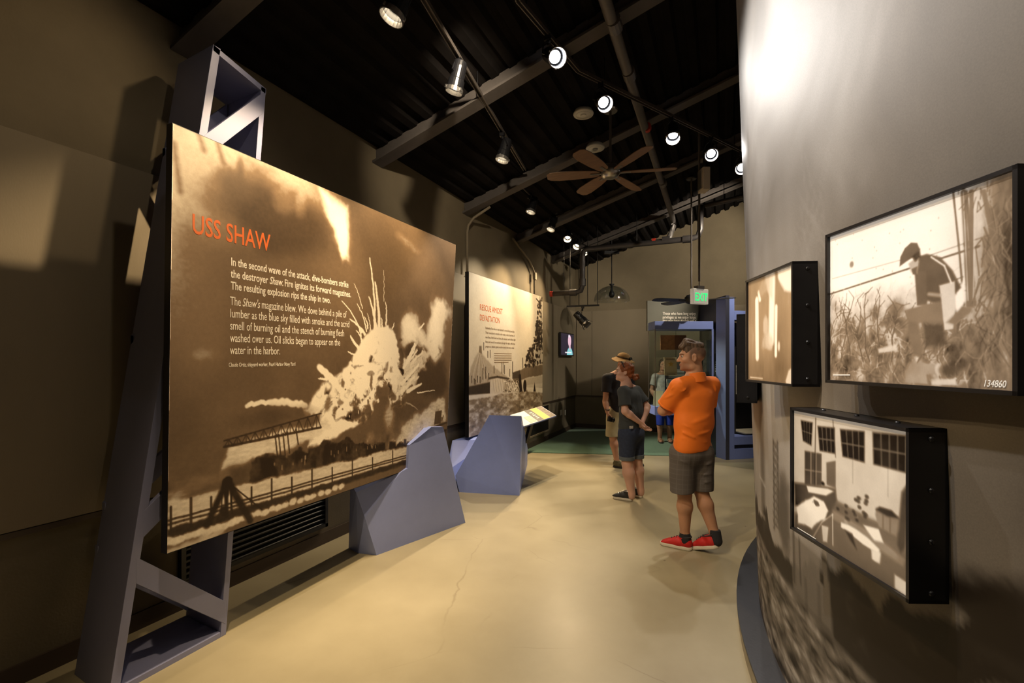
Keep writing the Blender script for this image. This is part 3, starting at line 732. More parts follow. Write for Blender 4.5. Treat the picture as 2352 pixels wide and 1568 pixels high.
    for k in range(22):
        t, u = k / 22, (k + 1) / 22; a, b = (0, 1) if k % 2 else (1, 0)
        cv.line([q1(*chord(t, a)), q1(*chord(u, b))], .008, 0.15, 0.9)
        if k % 2: cv.line([q1(*chord(t, 0)), q1(*chord(t, 1))], .006, 0.15, 0.9)
    for px, y_0, y_1 in ((632, 1000, 1045), (640, 998, 1048), (650, 995, 1045), (660, 992, 1040), (680, 985, 1020)): cv.line(Q((px, y_0), (px + 5, y_1)), .010, 0.13, 0.9)
    cv.poly(Q((570, 1085), (585, 1058), (640, 1040), (655, 1048), (690, 1025), (707, 1036), (716, 1020), (742, 1010), (768, 1013), (793, 1007), (845, 1026), (863, 1032), (895, 1026), (937, 1017), (985, 1000), (1030, 985), (1030, 1022), (935, 1046), (800, 1075), (690, 1100), (570, 1140)), 0.13, .010, 0.97, .05, 11, 45)
    jag = [(rnd.uniform(585, 940), 0) for _ in range(46)]
    for x, _ in jag:
        y = 1062 - (x - 585) * .125; h_ = rnd.uniform(3, 12); w_ = rnd.uniform(2, 7); cv.poly(Q((x - w_, y + 8), (x - w_, y - h_), (x + w_, y - h_), (x + w_, y + 8)), .13, .008, .95)
    mk = sst(q1(560, 1000)[0], q1(620, 1000)[0], A) * sst(q1(700, 1020)[1], q1(700, 1050)[1], B) * sst(q1(700, 1110)[1], q1(700, 1090)[1], B)
    cv.I += (fbm(A * 1.0, B * .7, 16, 5, 71) - .5) * .34 * mk
    for i in range(16):
        x = rnd.uniform(610, 880); y = 1098 - (x - 590) * .21 - rnd.uniform(8, 22); cv.line(Q((x, y), (x, y - rnd.uniform(3, 9))), .008, .62, .7)
    cv.blob(q1(545, 1095), (.16, .10), 0.22, 0.7, 0.8, 0.5, 47, 8); cv.blob(q1(420, 1120), (.30, .05), 0.24, 0.7, 0.8, 0.5, 48, 8)
    cv.blob(q1(470, 1105), (.16, .05), 0.55, 0.8, 0.7, 0.6, 49, 9); cv.blob(q1(400, 1140), (.12, .035), 0.60, 0.8, 0.8, 0.6, 59, 9)
    # pale river band with the foot bridge and its railing
    def wat(t, o): return (384 + 556 * t, 1180 - 143 * t + o * (1 - 0.55 * t))
    up = [wat(t, -28) for t in np.linspace(0, 1, 12)]; lo = [wat(t, 42) for t in np.linspace(1, 0, 12)]
    cv.poly([q1(*p) for p in up + lo], 0.74, .012, 0.97, .02, 12, 51)
    wm_ = sst(0.2, 0.6, cv.I); cv.I += (fbm(A, B * 3, 22, 3, 81) - .5) * .16 * wm_ * sst(1.55, 1.7, B)
    dk = [wat(t, 36) for t in np.linspace(0, 1, 12)]; dl = [wat(t, 62) for t in np.linspace(1, 0, 12)]
    cv.poly([q1(*p) for p in dk + dl], 0.12, .008, 0.97, .015, 14, 53)
    b2 = [wat(t, 62) for t in np.linspace(0, 1, 12)]; b3 = [wat(t, 92) for t in np.linspace(1, 0, 12)]
    cv.poly([q1(*p) for p in b2 + b3], 0.34, .02, 0.95, .03, 9, 54)
    for i in range(26):
        t = i / 26 * .75; cv.blob(q1(*wat(t, 64 + rnd.uniform(0, 6))), (.035, .026), .80, .5, .9, .5, i + 90, 22)
    cv.poly(Q((384, 1262), (470, 1225), (520, 1208), (520, 1225), (384, 1282)), .70, .02, .85, .04, 9, 57)
    for o in (16, 26): cv.line([q1(*wat(t, o + rnd.uniform(-1.2, 1.2))) for t in np.linspace(0, 1, 30)], .012, 0.15, 0.9)
    for i in range(13):
        t = i / 12.0 + .015; cv.line([q1(*wat(t, -14 - 10 * (i % 2))), q1(*wat(t, 40))], .013, 0.13, 0.95)
    # A-frame derrick in front
    for pts, w in ((((522, 1103), (476, 1205)), .040), (((522, 1103), (575, 1195)), .044), (((522, 1106), (602, 1170)), .008), (((519, 1110), (521, 1185)), .022), (((512, 1110), (508, 1180)), .007), (((528, 1110), (534, 1180)), .007)):
        cv.line(Q(*pts), w, 0.09, 0.97)
    cv.blob(q1(522, 1104), (.035, .025), .09, .3); cv.blob(q1(520, 1130), (.018, .05), .09, .4); cv.blob(q1(513, 1172), (.03, .03), .09, .5, .95, .4, 3, 20)
    # gantry huts at the right
    cv.poly(Q((1000, 945), (1015, 942), (1012, 972), (997, 975)), .22, .006, .9); cv.line(Q((985, 985), (1026, 970)), .02, .16, .9)
    cv.I += (fbm(A, B, 60, 2, 5) - .5) * .05
    return cv.colour(*SEPIA, 1.3, .46)
p1 = thing('exhibit_panel', 'tall sepia photo panel of an exploding ship lettered USS SHAW', 'panel', (XP1 - 0.025, (y0t + y1t) / 2, 0))
def pos1(A, B):                                       # the board leans out to the right at its top: a parallelogram cut
    t = B / H1; s = A / W1
    yl = y0t + (y0b - y0t) * t; yr = y1t + (y1b - y1t) * t
    return np.full_like(A, XP1), y0b + np.clip(A, (yl - y0b), (yr - y0b)), z1 - B
grid_print('photo_print', pos1, paint1(), print_mat('sepia_print', 0.42, 0, 0.4, 0.05), p1)
MB().prism([(XP1 - 0.0015, y0t - .002, z1 + .004), (XP1 - 0.0015, y1t + .002, z1 + .004), (XP1 - 0.0015, y1b + .002, z0 - .004), (XP1 - 0.0015, y0b - .002, z0 - .004)], (-0.048, 0, 0)).build('board', M_EDGE, p1)
for yy in (1.62, 1.95):
    MB().span((XP1 - 0.16, yy, 1.2), (XP1 - 0.045, yy + 0.05, 2.5)).build('mounting_bracket', M_BLKMET, p1)
# lettering
def t1line(px, py, body, size, m, sx=0.86, **k):
    p = at_x(px, py, XP1); return text_mesh(body, size, m, p1, on_wall_text(XP1 + 0.0006, p.y, p.z), sx=sx, **k)
def run(px, py, parts, size, m, target_px, sx=0.8, **k):
    """a printed line made of upright and slanted runs, set to end at target_px"""
    p = at_x(px, py, XP1); e = at_x(target_px, py, XP1).y - p.y
    w = 0; tmp = []
    for body, sh in parts:
        o, wd = text_mesh(body, size, m, p1, on_wall_text(XP1 + 0.0006, 0, 0), sx=1.0, shear=sh, **k); tmp.append((o, w)); w += wd + (size * 0.22 if body[-1:] != "'" else 0)
    f = e / (w - size * 0.22)
    for o, w0 in tmp:
        inv = wm(p1).inverted(); T = Matrix.Translation((0, p.y + w0 * f, p.z)) @ Matrix.Diagonal((1, f, 1, 1))
        o.data.transform(inv @ T @ wm(p1))
run(440, 534, [('USS SHAW', 0)], .150, M_ORANGE, 621, bold=0.0015)
yy0 = 0
for k, (txt, end) in enumerate(((['In the second wave of the attack, dive-bombers strike'], 800), (['the destroyer', '*Shaw.', 'Fire ignites its forward magazines.'], 806), (['The resulting explosion rips the ship in two.'], 759))):
    run(530, 609 + 27.5 * k, [(t.strip('*'), 0.25 if t[0] == '*' else 0) for t in txt], .066, M_WHITEINK, end, bold=0.0008)
for k, (txt, end) in enumerate(((['The', "*Shaw's", 'magazine blew. We dove behind a pile of'], 796), (['lumber as the blue sky filled with smoke and the acrid'], 802), (['smell of burning oil and the stench of burning flesh'], 790), (['washed over us. Oil slicks began to appear on the'], 781), (['water in the harbor.'], 643))):
    run(528, 700 + 28.2 * k, [(t.strip('*'), 0.25 if t[0] == '*' else 0) for t in txt], .072, M_WHITEINK, end)
run(525, 842, [('Claude Ortiz, shipyard worker, Pearl Harbor Navy Yard', 0)], .034, M_WHITEINK, 678)

# ---- plinth one
fA, fB, fC = at_z(865, 1275), at_z(1069, 1200), at_z(822, 1270)
def on_face(px, py):                                  # upright plane through the plinth's front foot line
    d = ray(px, py); nrm = V(fB.y - fA.y, -(fB.x - fA.x), 0); k = nrm.dot(fA - V(0, 0, CAMZ)) / nrm.dot(d)
    return V(0, 0, CAMZ) + d * k
fE, fN, fN2, fT1, fT2, fT3 = on_face(838, 1188), on_face(922, 1083), on_face(937, 1075), on_face(940, 1022), on_face(991, 980), on_face(1018, 980)
def lerp(a, b, t): return a + (b - a) * t
fR = lerp(fT3, fB, (fT3.z - fN.z) / fT3.z)
G = at_x(818, 1131, XP1 - 0.17); G2 = at_x(805, 1120, XP1 - 0.30)
pl = thing('panel_plinth', 'faceted blue-grey plinth holding the right foot of the explosion panel', 'plinth', ((fA + fB) / 2))
bk = V(-0.36, 0.05, 0)
MB().hull([fA, fB, fE, fN, fR, fC, V(G.x, G.y, min(G.z, .60)), V(G2.x, G2.y, .60), fB + bk, V(fR.x - .30, fR.y, .60), fC + V(-.15, .05, 0), V(XP1 - 0.06, fR.y, fN.z)]).build('base', M_BLUE2, pl)
MB().prism([fN, fN2, fT1, fT2, fT3, fR], (-0.045, 0.012, 0)).build('front_cheek', M_BLUE2, pl)
MB().hull([fT1, fT2, fT3, lerp(fT3, fB, .05), fT2 + V(-.11, .03, -.02), fT3 + V(-.11, .03, -.02), fT1 + V(-.08, .02, -.02)]).build('top_cap', M_BLUE2, pl)

# ---- leaning truss tower behind panel one
XT, XTB = -2.72, -3.10
tw = thing('truss_tower', 'tall leaning grey-lilac truss tower behind the explosion panel', 'tower', (XT - .19, 1.6, 0))
L0, L1 = V(XT, 1.28, 0), at_x(490, 102, XT); R0, R1 = V(XT, at_z(520, 1467).y + .03, 0), at_x(611, 204, XT)
def slab(a, b, t, name):                               # plate through front points a,b with thickness t along y, deep to the back frame
    e = V(0, t, 0); off = V(XTB - XT, 0.03, 0)
    MB().prism([a, b, b + e, a + e], off).build(name, M_LILAC, tw, bevel=.002)
slab(L0, L1, 0.045, 'side_plate'); slab(R0 - V(0, .035, 0), R1 - V(0, .035, 0), 0.035, 'side_plate')
MB().prism([L1, R1, R1 - V(0, 0, .035), L1 - V(0, 0, .035)], (XTB - XT, .03, 0)).build('top_plate', M_LILAC, tw)
MB().prism([L0 + V(0, .045, 0), R0 - V(0, .035, 0), R0 - V(0, .035, -.03), L0 + V(0, .045, .03)], (XTB - XT, .03, 0)).build('base_plate', M_LILAC, tw)
def lp(z): return lerp(L0, L1, z / L1.z) + V(0, .032, 0)
def rp(z): return lerp(R0, R1, z / R1.z) - V(0, .012, 0)
zz = [(rp, R1.z - .10), (lp, 2.86), (rp, 2.28), (lp, 1.72), (rp, 1.22), (lp, .80)]
def brace(p, q, x0, w=.135):
    d = (q - p).normalized(); up = V(0, 0, 1) * (w / 2)
    a = [V(x0, p.y, p.z) + up, V(x0, q.y, q.z) + up, V(x0, q.y, q.z) - up, V(x0, p.y, p.z) - up]
    MB().prism(a, (-.03, 0, 0)).build('brace', M_LILAC, tw, bevel=.002)
for x0 in (XT + .001, XTB + .03):
    for (f1, a), (f2, b) in zip(zz[:-1], zz[1:]): brace(f1(a), f2(b), x0)
    brace(lp(.58), rp(.13), x0)

# ---- panel two: salvage scene
ya, yb = at_x(1077, 625, XP2).y, at_x(1246, 683, XP2).y; zt2, zb2 = 2.785, 0.64
W2, H2 = yb - ya, zt2 - zb2
def q2(px, py):
    p = at_x(px, py, XP2); return (p.y - ya, zt2 - p.z)
def paint2():
    cv = Canvas(W2, H2, 300, 230, 0.66); A, B = cv.A, cv.B; rnd = random.Random(8)
    cv.I = 0.76 + (fbm(A, B, .8, 5, 3) - .5) * .30; R = lambda *p: [q2(a, b) for a, b in p]
    # water
    wy = q2(1150, 905)[1] + (fbm(A, B, 3, 3, 6) - .5) * .05
    m = sst(wy - .01, wy + .02, B); cv.mix(slice(None), m, np.clip(.52 + (fbm(A, B * 2.2, 9, 5, 12) - .5) * .75, .1, .9))
    C = lambda *p: [q2(1060 + x / 4.02, 620 + y / 4.02) for x, y in p]
    c2_ = lambda x, y: q2(1060 + x / 4.02, 620 + y / 4.02)
    # capsized hull with plating seams, wet deck and the men standing on it
    cv.poly(C((60, 975), (90, 900), (112, 850), (150, 765), (182, 750), (222, 812), (262, 852), (322, 912), (400, 962), (440, 1000), (520, 1060), (540, 1130), (60, 1140)), .60, .02, .95, .03, 6)
    for k in range(7): cv.line(C((165 + 5 * k, 765 + 10 * k), (130 + 16 * k, 880 + 8 * k), (95 + 30 * k, 1030)), .012, .40 if k % 2 else .78, .55)
    cv.poly(C((268, 1012), (330, 995), (400, 1015), (395, 1060), (380, 1130), (262, 1142)), .74, .012, .95); cv.line(C((255, 1000), (330, 985), (440, 1005)), .03, .16, .9)
    for k in range(6): cv.line(C((290 + 22 * k, 1010), (300 + 24 * k, 1120)), .010, .42, .6)
    cv.poly(C((60, 1078), (262, 1034), (262, 1138), (60, 1155)), .14, .012, .97)
    for x, y, hh in ((95, 1010, 55), (118, 1030, 40), (148, 1008, 50), (172, 1015, 45), (198, 960, 90), (224, 950, 95), (250, 985, 50), (130, 1035, 30), (300, 920, 60), (372, 905, 90), (384, 900, 90), (397, 920, 70), (445, 950, 60), (265, 775, 60), (205, 705, 60), (243, 780, 50)):
        cv.line(C((x, y + hh * .5), (x, y - hh * .5)), .020, .13, .9); cv.blob(c2_(x, y - hh * .55), (.014, .012), .14, .5)
    cv.poly(C((160, 760), (165, 700), (185, 700), (188, 770)), .35, .01, .9)
    # the warship still afloat at the right
    cv.poly(C((470, 948), (545, 918), (660, 882), (760, 878), (760, 965), (605, 992), (545, 1012), (530, 1110), (505, 1062), (470, 1002)), .36, .012, .97, .02, 8)
    cv.poly(C((470, 948), (540, 925), (545, 1000), (470, 1002)), .18, .012, .9)
    for k in range(5): cv.line(C((580 + 36 * k, 905 - 6 * k), (582 + 36 * k, 985)), .008, .2, .6)
    cv.poly(C((590, 1002), (760, 978), (760, 1042), (600, 1062)), .66, .012, .9)
    for i in range(320):
        y = rnd.uniform(255, 895); xb = np.interp(y, (255, 300, 480, 680, 740, 900), (742, 702, 692, 664, 612, 575)); x = xb + abs(rnd.gauss(0, 1)) * (755 - xb) * .55 + rnd.uniform(-4, 8)
        if y < 470 and rnd.random() < .55: continue
        cv.blob(c2_(x, y), (rnd.uniform(.015, .07), rnd.uniform(.015, .045)), rnd.uniform(.06, .2), .5, .95, .8, i, 26)
    for p in (((735, 260), (733, 860)), ((700, 470), (705, 620)), ((690, 560), (750, 552)), ((660, 690), (750, 660)), ((610, 745), (650, 735)), ((565, 815), (566, 900)), ((690, 265), (720, 300)), ((472, 850), (472, 950))): cv.line(C(*p), .026, .10, .95)
    for i in range(26): cv.blob(c2_(rnd.uniform(600, 750), rnd.uniform(480, 890)), (.014, .010), .72, .5, .8)
    # wreckage, hoist and screw
    for i in range(70):
        cv.blob(c2_(rnd.uniform(385, 540), rnd.uniform(1010, 1125)), (rnd.uniform(.012, .04), rnd.uniform(.006, .016)), rnd.choice((.12, .86, .86, .2, .4)), .6, .85, .6, i, 24)
    for k in range(5): cv.line(C((430 + 20 * k, 1040), (450 + 22 * k, 1110)), .02, .84, .8)
    cv.poly(C((528, 965), (548, 960), (562, 1120), (535, 1130)), .09, .012); cv.blob(c2_(585, 1068), (.075, .11), .07, .2); cv.blob(c2_(578, 1068), (.03, .08), .2, .4, .6)
    cv.poly(C((600, 1082), (755, 1088), (755, 1132), (610, 1122)), .88, .012, .9); cv.poly(C((664, 1122), (674, 1035), (686, 1122)), .14, .01)
    cv.I += (fbm(A, B, 50, 2, 5) - .5) * .05
    return cv.colour((0.022, 0.013, 0.007), (0.27, 0.20, 0.125), (0.84, 0.76, 0.62), 1.35, .5)
p2 = thing('exhibit_panel', 'pale sepia photo panel lettered RESCUE AMIDST DEVASTATION', 'panel', (XP2 - .02, (ya + yb) / 2, 0))
grid_print('photo_print', lambda A, B: (np.full_like(A, XP2), ya + A, zt2 - B), paint2(), print_mat('sepia_print', 0.5), p2)
MB().span((XP2 - 0.0015, ya - .002, zb2 - .003), (XP2 - .055, yb + .002, zt2 + .003)).build('board', M_EDGE, p2)
for yy in (ya + .5, yb - .5): MB().span((XW, yy, 1.3), (XP2 - .05, yy + .05, 1.4)).build('mounting_bracket', M_BLKMET, p2)
def t2line(px, py, body, size, m, endpx, **k):
    p = at_x(px, py, XP2); e = at_x(endpx, py, XP2).y - p.y
    o, w = text_mesh(body, size, m, p2, on_wall_text(XP2 + 0.0006, 0, 0), **k); f = e / w
    o.data.transform(wm(p2).inverted() @ Matrix.Translation((0, p.y, p.z)) @ Matrix.Diagonal((1, f, 1, 1)) @ wm(p2))
t2line(1102, 711, 'RESCUE AMIDST', .115, M_ORANGE, 1154); t2line(1102, 735, 'DEVASTATION', .115, M_ORANGE, 1148)
M_BROWNINK = mat('brown_ink', (0.27, 0.18, 0.10), .5, var=.05)
for k, (s, e) in enumerate((('Battleship Row lies in ruin beneath a smoke-blackened sky.', 1182), ('Their countries in turmoil on the water, where hundreds of', 1182), ('men float, both dead and alive, the rescuers and civilians fight', 1184), ('fires and search for survivors through the night, while they', 1183), ('prepare to defend against another attack that never comes.', 1181))):
    t2line(1115, 755 + 10.6 * k, s, .046, M_BROWNINK, e)
for k in range(5):
    a_, b_ = at_x(1135, 812 + 5.2 * k, XP2), at_x(1175 if k < 4 else 1168, 812 + 5.2 * k, XP2)
    MB().span((XP2 + .0004, a_.y, a_.z), (XP2 + .0008, b_.y, a_.z + .010)).build('fine_print', M_BROWNINK, p2)

# ---- plinth two and its reading rail
def at_c(px, py, dep): return at_d(px, py, dep)
b1, b2, b3, b4, b5, b0 = at_z(1055, 1130), at_z(1193, 1138), at_d(1198, 955, 5.75), at_d(1124, 953, 5.75), at_d(1046, 1092, 5.84), at_z(1211, 1067)
pl2 = thing('panel_plinth', 'faceted periwinkle plinth in front of the rescue panel', 'plinth', (b1 + b2) / 2)
MB().hull([b1, b2, b3, b4, b5, b0, at_d(1212, 1030, 7.38), at_d(1204, 984, 7.0), at_d(1150, 1000, 6.5), at_d(1100, 1040, 6.2), at_z(1100, 1115)]).build('front_wedge', M_BLUE, pl2)
MB().hull([V(-3.20, 5.25, .0), V(-3.20, 5.25, .60), V(-3.06, 5.45, .62), V(-2.93, 5.12, .02), V(-3.15, 5.02, .25), V(-2.7, 5.5, .0), V(-2.75, 5.5, .60), V(-2.8, 6.6, 0), V(-2.9, 6.6, .6), V(-3.2, 6.6, 0), V(-3.2, 6.6, .6)]).build('rear_support', M_BLUE, pl2)
rl = thing('reading_rail', 'slanted reading rail with a white and yellow label beside the periwinkle plinth', 'sign', at_d(1225, 955, 6.7))
c = [at_d(1203, 979, 6.15), at_d(1278, 954, 6.9), at_d(1243, 932, 7.25), at_d(1171, 953, 6.5)]
nrm = (c[1] - c[0]).cross(c[3] - c[0]).normalized()
MB().prism(c, -nrm * .018).build('tray', M_BLUE, rl)
def railq(a, b): return lerp(lerp(c[0], c[1], a), lerp(c[3], c[2], a), b) + nrm * .0008
def card(name, a0, a1, b0_, b1_, m, lift=0.0):
    MB().prism([railq(a0, b0_) + nrm * lift, railq(a1, b0_) + nrm * lift, railq(a1, b1_) + nrm * lift, railq(a0, b1_) + nrm * lift], nrm * .0012).build(name, m, rl)
M_PAPER = mat('white_card', (.72, .68, .6), .5, var=.03); M_YEL = mat('yellow_card', (.75, .38, .04), .5, var=.05); M_CARD = mat('charcoal_card', (.03, .028, .026), .5, var=.2)
card('label_sheet', .01, .99, .01, .99, M_PAPER); card('dark_strip', .42, .60, .02, .98, M_CARD, .0015); card('yellow_block', .60, .80, .02, .98, M_YEL, .0015)
card('photo_strip', .81, .98, .02, .98, mat('photo_speckle', (.12, .09, .06), .5, var=.9, scale=25), .0015); card('photo_block', .22, .40, .06, .55, mat('photo_speckle2', (.45, .38, .28), .5, var=.5, scale=30), .0015)
for k in range(5): card('text_bar', .47 + .02 * (k % 2), .55, .2 + .12 * k, .26 + .12 * k, M_PAPER, .003)
st = lerp(c[0], c[2], .5); MB().bar(V(-2.6, 6.3, .45), st - V(0, 0, .02), .05, .05).build('support_arm', M_BLKMET, rl)

# ---- things on the left wall
def wall_pt(px, py, x=XW): return at_x(px, py, x)
# louvred black vent low on the wall under panel one
v1 = wall_pt(745, 1206); vz0, vz1 = max(v1.z, .135), .60; vy1 = v1.y; vy0 = vy1 - 1.25
vt = thing('wall_vent', 'long black louvred vent low on the wall under the explosion panel', 'vent', (XW + .01, (vy0 + vy1) / 2, vz0))
fr = MB()
for a, b in (((vy0, vz0), (vy1, vz0 + .03)), ((vy0, vz1 - .03), (vy1, vz1)), ((vy0, vz0), (vy0 + .03, vz1)), ((vy1 - .03, vz0), (vy1, vz1))): fr.span((XW + .006, a[0], a[1]), (XW + .045, b[0], b[1]))
fr.build('frame', M_BLACK, vt); MB().span((XW + .006, vy0, vz0), (XW + .012, vy1, vz1)).build('backing', M_BLACK, vt)
z = vz0 + .05
while z < vz1 - .05:
    MB().prism([(XW + .014, vy0 + .03, z), (XW + .040, vy0 + .03, z - .018), (XW + .040, vy0 + .03, z - .012), (XW + .014, vy0 + .03, z + .006)], (0, vy1 - vy0 - .06, 0)).build('slat', M_BLACK, vt); z += .04
# second framed dark opening near the rail
d0, d1 = wall_pt(1225, 998), wall_pt(1258, 978)
op = thing('wall_vent', 'small framed dark vent low on the wall behind the reading rail', 'vent', (XW + .01, (d0.y + d1.y) / 2, .2))
MB().span((XW + .007, d0.y - .3, .22), (XW + .014, d1.y, .74)).build('backing', M_BLACK, op)
fr = MB()
for a, b in (((d0.y - .3, .19), (d1.y + .03, .22)), ((d1.y, .19), (d1.y + .03, .75)), ((d0.y - .33, .19), (d0.y - .3, .75)), ((d0.y - .3, .72), (d1.y, .75))): fr.span((XW + .007, a[0], a[1]), (XW + .03, b[0], b[1]))
fr.build('frame', M_PANEL, op)
# switch plates
M_WHITE = mat('white_plastic', (.62, .60, .54), .4, var=.03)
for i, (px, py, w, lab) in enumerate(((1288, 947, .115, 'wide white socket plate on the far left wall'), (1297.5, 947, .07, 'narrow white switch plate right of the wide socket plate'))):
    p = wall_pt(px, py); o = thing('wall_plate', lab, 'switch', (XW + .006, p.y, p.z), group='wall plates')
    MB().span((XW + .006, p.y - w / 2, p.z - .06), (XW + .012, p.y + w / 2, p.z + .06)).build('plate', M_WHITE, o, bevel=.002)
    for k in range(2 if i == 0 else 1): MB().span((XW + .012, p.y - .02 + (k - .5 * (i == 0)) * .05, p.z - .03), (XW + .016, p.y + .012 + (k - .5 * (i == 0)) * .05, p.z + .03)).build('rocker', M_WHITE, o)
# small television
a, b = wall_pt(1288, 762, XW + .10), wall_pt(1318, 818, XW + .10)
tv = thing('television', 'small wall television showing a speaking person', 'television', (XW + .07, (a.y + b.y) / 2, b.z))
zA, zB = b.z - .0, a.z; yA, yB = a.y, b.y
MB().span((XW + .035, (yA + yB) / 2 - .1, (zA + zB) / 2 - .1), (XW + .07, (yA + yB) / 2 + .1, (zA + zB) / 2 + .1)).build('wall_mount', M_BLKMET, tv)
MB().span((XW + .06, yA, zA), (XW + .10, yB, zB)).build('case', M_BLACK, tv, bevel=.004)
def scr():
    w, h = yB - yA - .04, zB - zA - .05; cv = Canvas(w, h, 60, 40, 0.0); A, B = cv.A, cv.B
    rgb = np.zeros(A.shape + (3,)); rgb[:] = (.012, .010, .022)
    def put(m, c): rgb[:] = rgb * (1 - m[..., None]) + np.array(c) * m[..., None]
    put(1 - sst(.9, 1.05, np.hypot((A - .68 * w) / (.24 * w), (B - 1.0 * h) / (.36 * h))), (.16, .42, .46))
    put(1 - sst(.9, 1.05, np.hypot((A - .68 * w) / (.07 * w), (B - .62 * h) / (.16 * h))), (.45, .30, .36))
    put(1 - sst(.85, 1.1, np.hypot((A - .66 * w) / (.13 * w), (B - .32 * h) / (.28 * h))), (.52, .34, .42))
    put(1 - sst(.6, 1.1, np.hypot((A - .62 * w) / (.06 * w), (B - .10 * h) / (.08 * h))), (.62, .58, .68))
    put((sst(.86, .87, B / h) * sst(.92, .91, B / h) * sst(.3, .31, A / w) * sst(.82, .8, A / w)), (.6, .6, .65))
    cv.rgb = rgb; return cv, w, h
cvs, w_, h_ = scr()
grid_print('screen', lambda A, B: (np.full_like(A, XW + .101), yA + .02 + A, zB - .02 - B), cvs, print_mat('lit_screen', .2, 1.3), tv)
# conduits and boxes
def conduit(pts, r, label, boxes=()):
    o = thing('conduit', label, 'conduit', pts[-1]); MB().tube(pts, r, 8).build('pipe', M_PANEL, o, smooth=True)
    for p in boxes: MB().box(p, (.05, .075, .13)).build('junction_box', M_PANEL, o, bevel=.004)
p0 = wall_pt(1065, 515); x_ = XW + .056
conduit([V(XW + .35, p0.y + .12, roof_z(XW + .35) - .16), V(XW + .10, p0.y + .10, roof_z(XW) - .18), V(x_, p0.y + .03, roof_z(XW) - .30), V(x_, p0.y, 3.4), V(x_, p0.y, 2.83)], .018, 'wall conduit dropping beside the left edge of the rescue panel')
p0 = wall_pt(1221, 640)
conduit([V(x_, p0.y - 1.0, 3.68), V(x_, p0.y - .25, 3.45), V(x_, p0.y - .04, 3.3), V(x_, p0.y, 3.15), V(x_, p0.y, 2.2)], .018, 'thin wall conduit with a junction box above the rescue panel', [V(x_ + .01, p0.y, wall_pt(1222, 635).z)])
# ================================================================ LIGHT BOXES ON THE CURVED WALL
BOXINK = print_mat('backlit_film', 0.22, 0.44, 0.12, 0.03)
class Face:
    def __init__(s, PL, PR, z0, z1):
        s.P = V(PL.x, PL.y, z1); s.e = (PR - PL); s.e.z = 0; s.w = s.e.length; s.e /= s.w; s.h = z1 - z0; s.z0, s.z1 = z0, z1
        s.n = V(s.e.y, -s.e.x, 0)
        if s.n.dot(V(CC.x - s.P.x, CC.y - s.P.y, 0)) > 0: s.n = -s.n
    def q(s, px, py):
        d = ray(px, py); k = s.n.dot(s.P - V(0, 0, CAMZ)) / s.n.dot(d); p = V(0, 0, CAMZ) + d * k
        return ((p - s.P).dot(s.e), s.z1 - p.z)
    def at(s, a, b, o=0.0): return s.P + s.e * a - V(0, 0, b) + s.n * o
def light_box(name, label, PL, PR, z0, z1, D, paint, nx, ny, gap_end):
    f = Face(PL, PR, z0, z1); root = thing(name, label, 'light box', (f.at(f.w / 2, f.h)), group='light boxes on the mural wall')
    t = .010; mb = MB()
    M = Matrix((f.e, f.n, V(0, 0, 1))).transposed()
    def bx(a0, a1, b0, b1, o0, o1, m=mb): m.box(f.at((a0 + a1) / 2, (b0 + b1) / 2, (o0 + o1) / 2), (a1 - a0, o1 - o0, b1 - b0), M)
    bx(0, t, 0, f.h, -D, 0); bx(f.w - t, f.w, 0, f.h, -D, 0); bx(0, f.w, 0, t, -D, 0); bx(0, f.w, f.h - t, f.h, -D, 0); bx(0, f.w, 0, f.h, -D, -D + .01)
    mb.build('housing', M_BLKMET, root)
    cv = paint(f) if paint else None
    if cv is None: cv = Canvas(f.w, f.h, 4, 4, .3).colour((.03, .02, .01), (.2, .15, .1), (.6, .5, .4))
    grid_print('backlit_picture', lambda A, B: (f.P.x + f.e.x * A - f.n.x * .010, f.P.y + f.e.y * A - f.n.y * .010, f.z1 - B), cv, BOXINK, root)
    for side in (0, 1):
        for k in range(4):
            c = f.at(f.w if side else 0, f.h * (.06 + .293 * k), -D * .55); d = f.e * (1 if side else -1)
            MB().lathe([(.0075, 0), (.0075, .002), (.005, .0048), (.0005, .006)], Matrix.Translation(c) @ d.to_track_quat('Z', 'Y').to_matrix().to_4x4(), 12).build('dome_screw', M_BLKMET, root)
    for k in range(3):
        MB().lathe([(.0075, 0), (.0075, .002), (.005, .0048), (.0005, .006)], Matrix.Translation(f.at(f.w * (.2 + .3 * k), 0, -D * .55)), 12).build('dome_screw', M_BLKMET, root)
    for k in (.25, .75):                               # stand-offs to the wall
        c = f.at(f.w * k, f.h * .5, -D); a = math.atan2(c.y - CC.y, c.x - CC.x); e = drum(a, c.z)
        MB().bar(c, e + (e - c).normalized() * .01, .06, .12).build('stand_off', M_BLKMET, root)
    return root, f
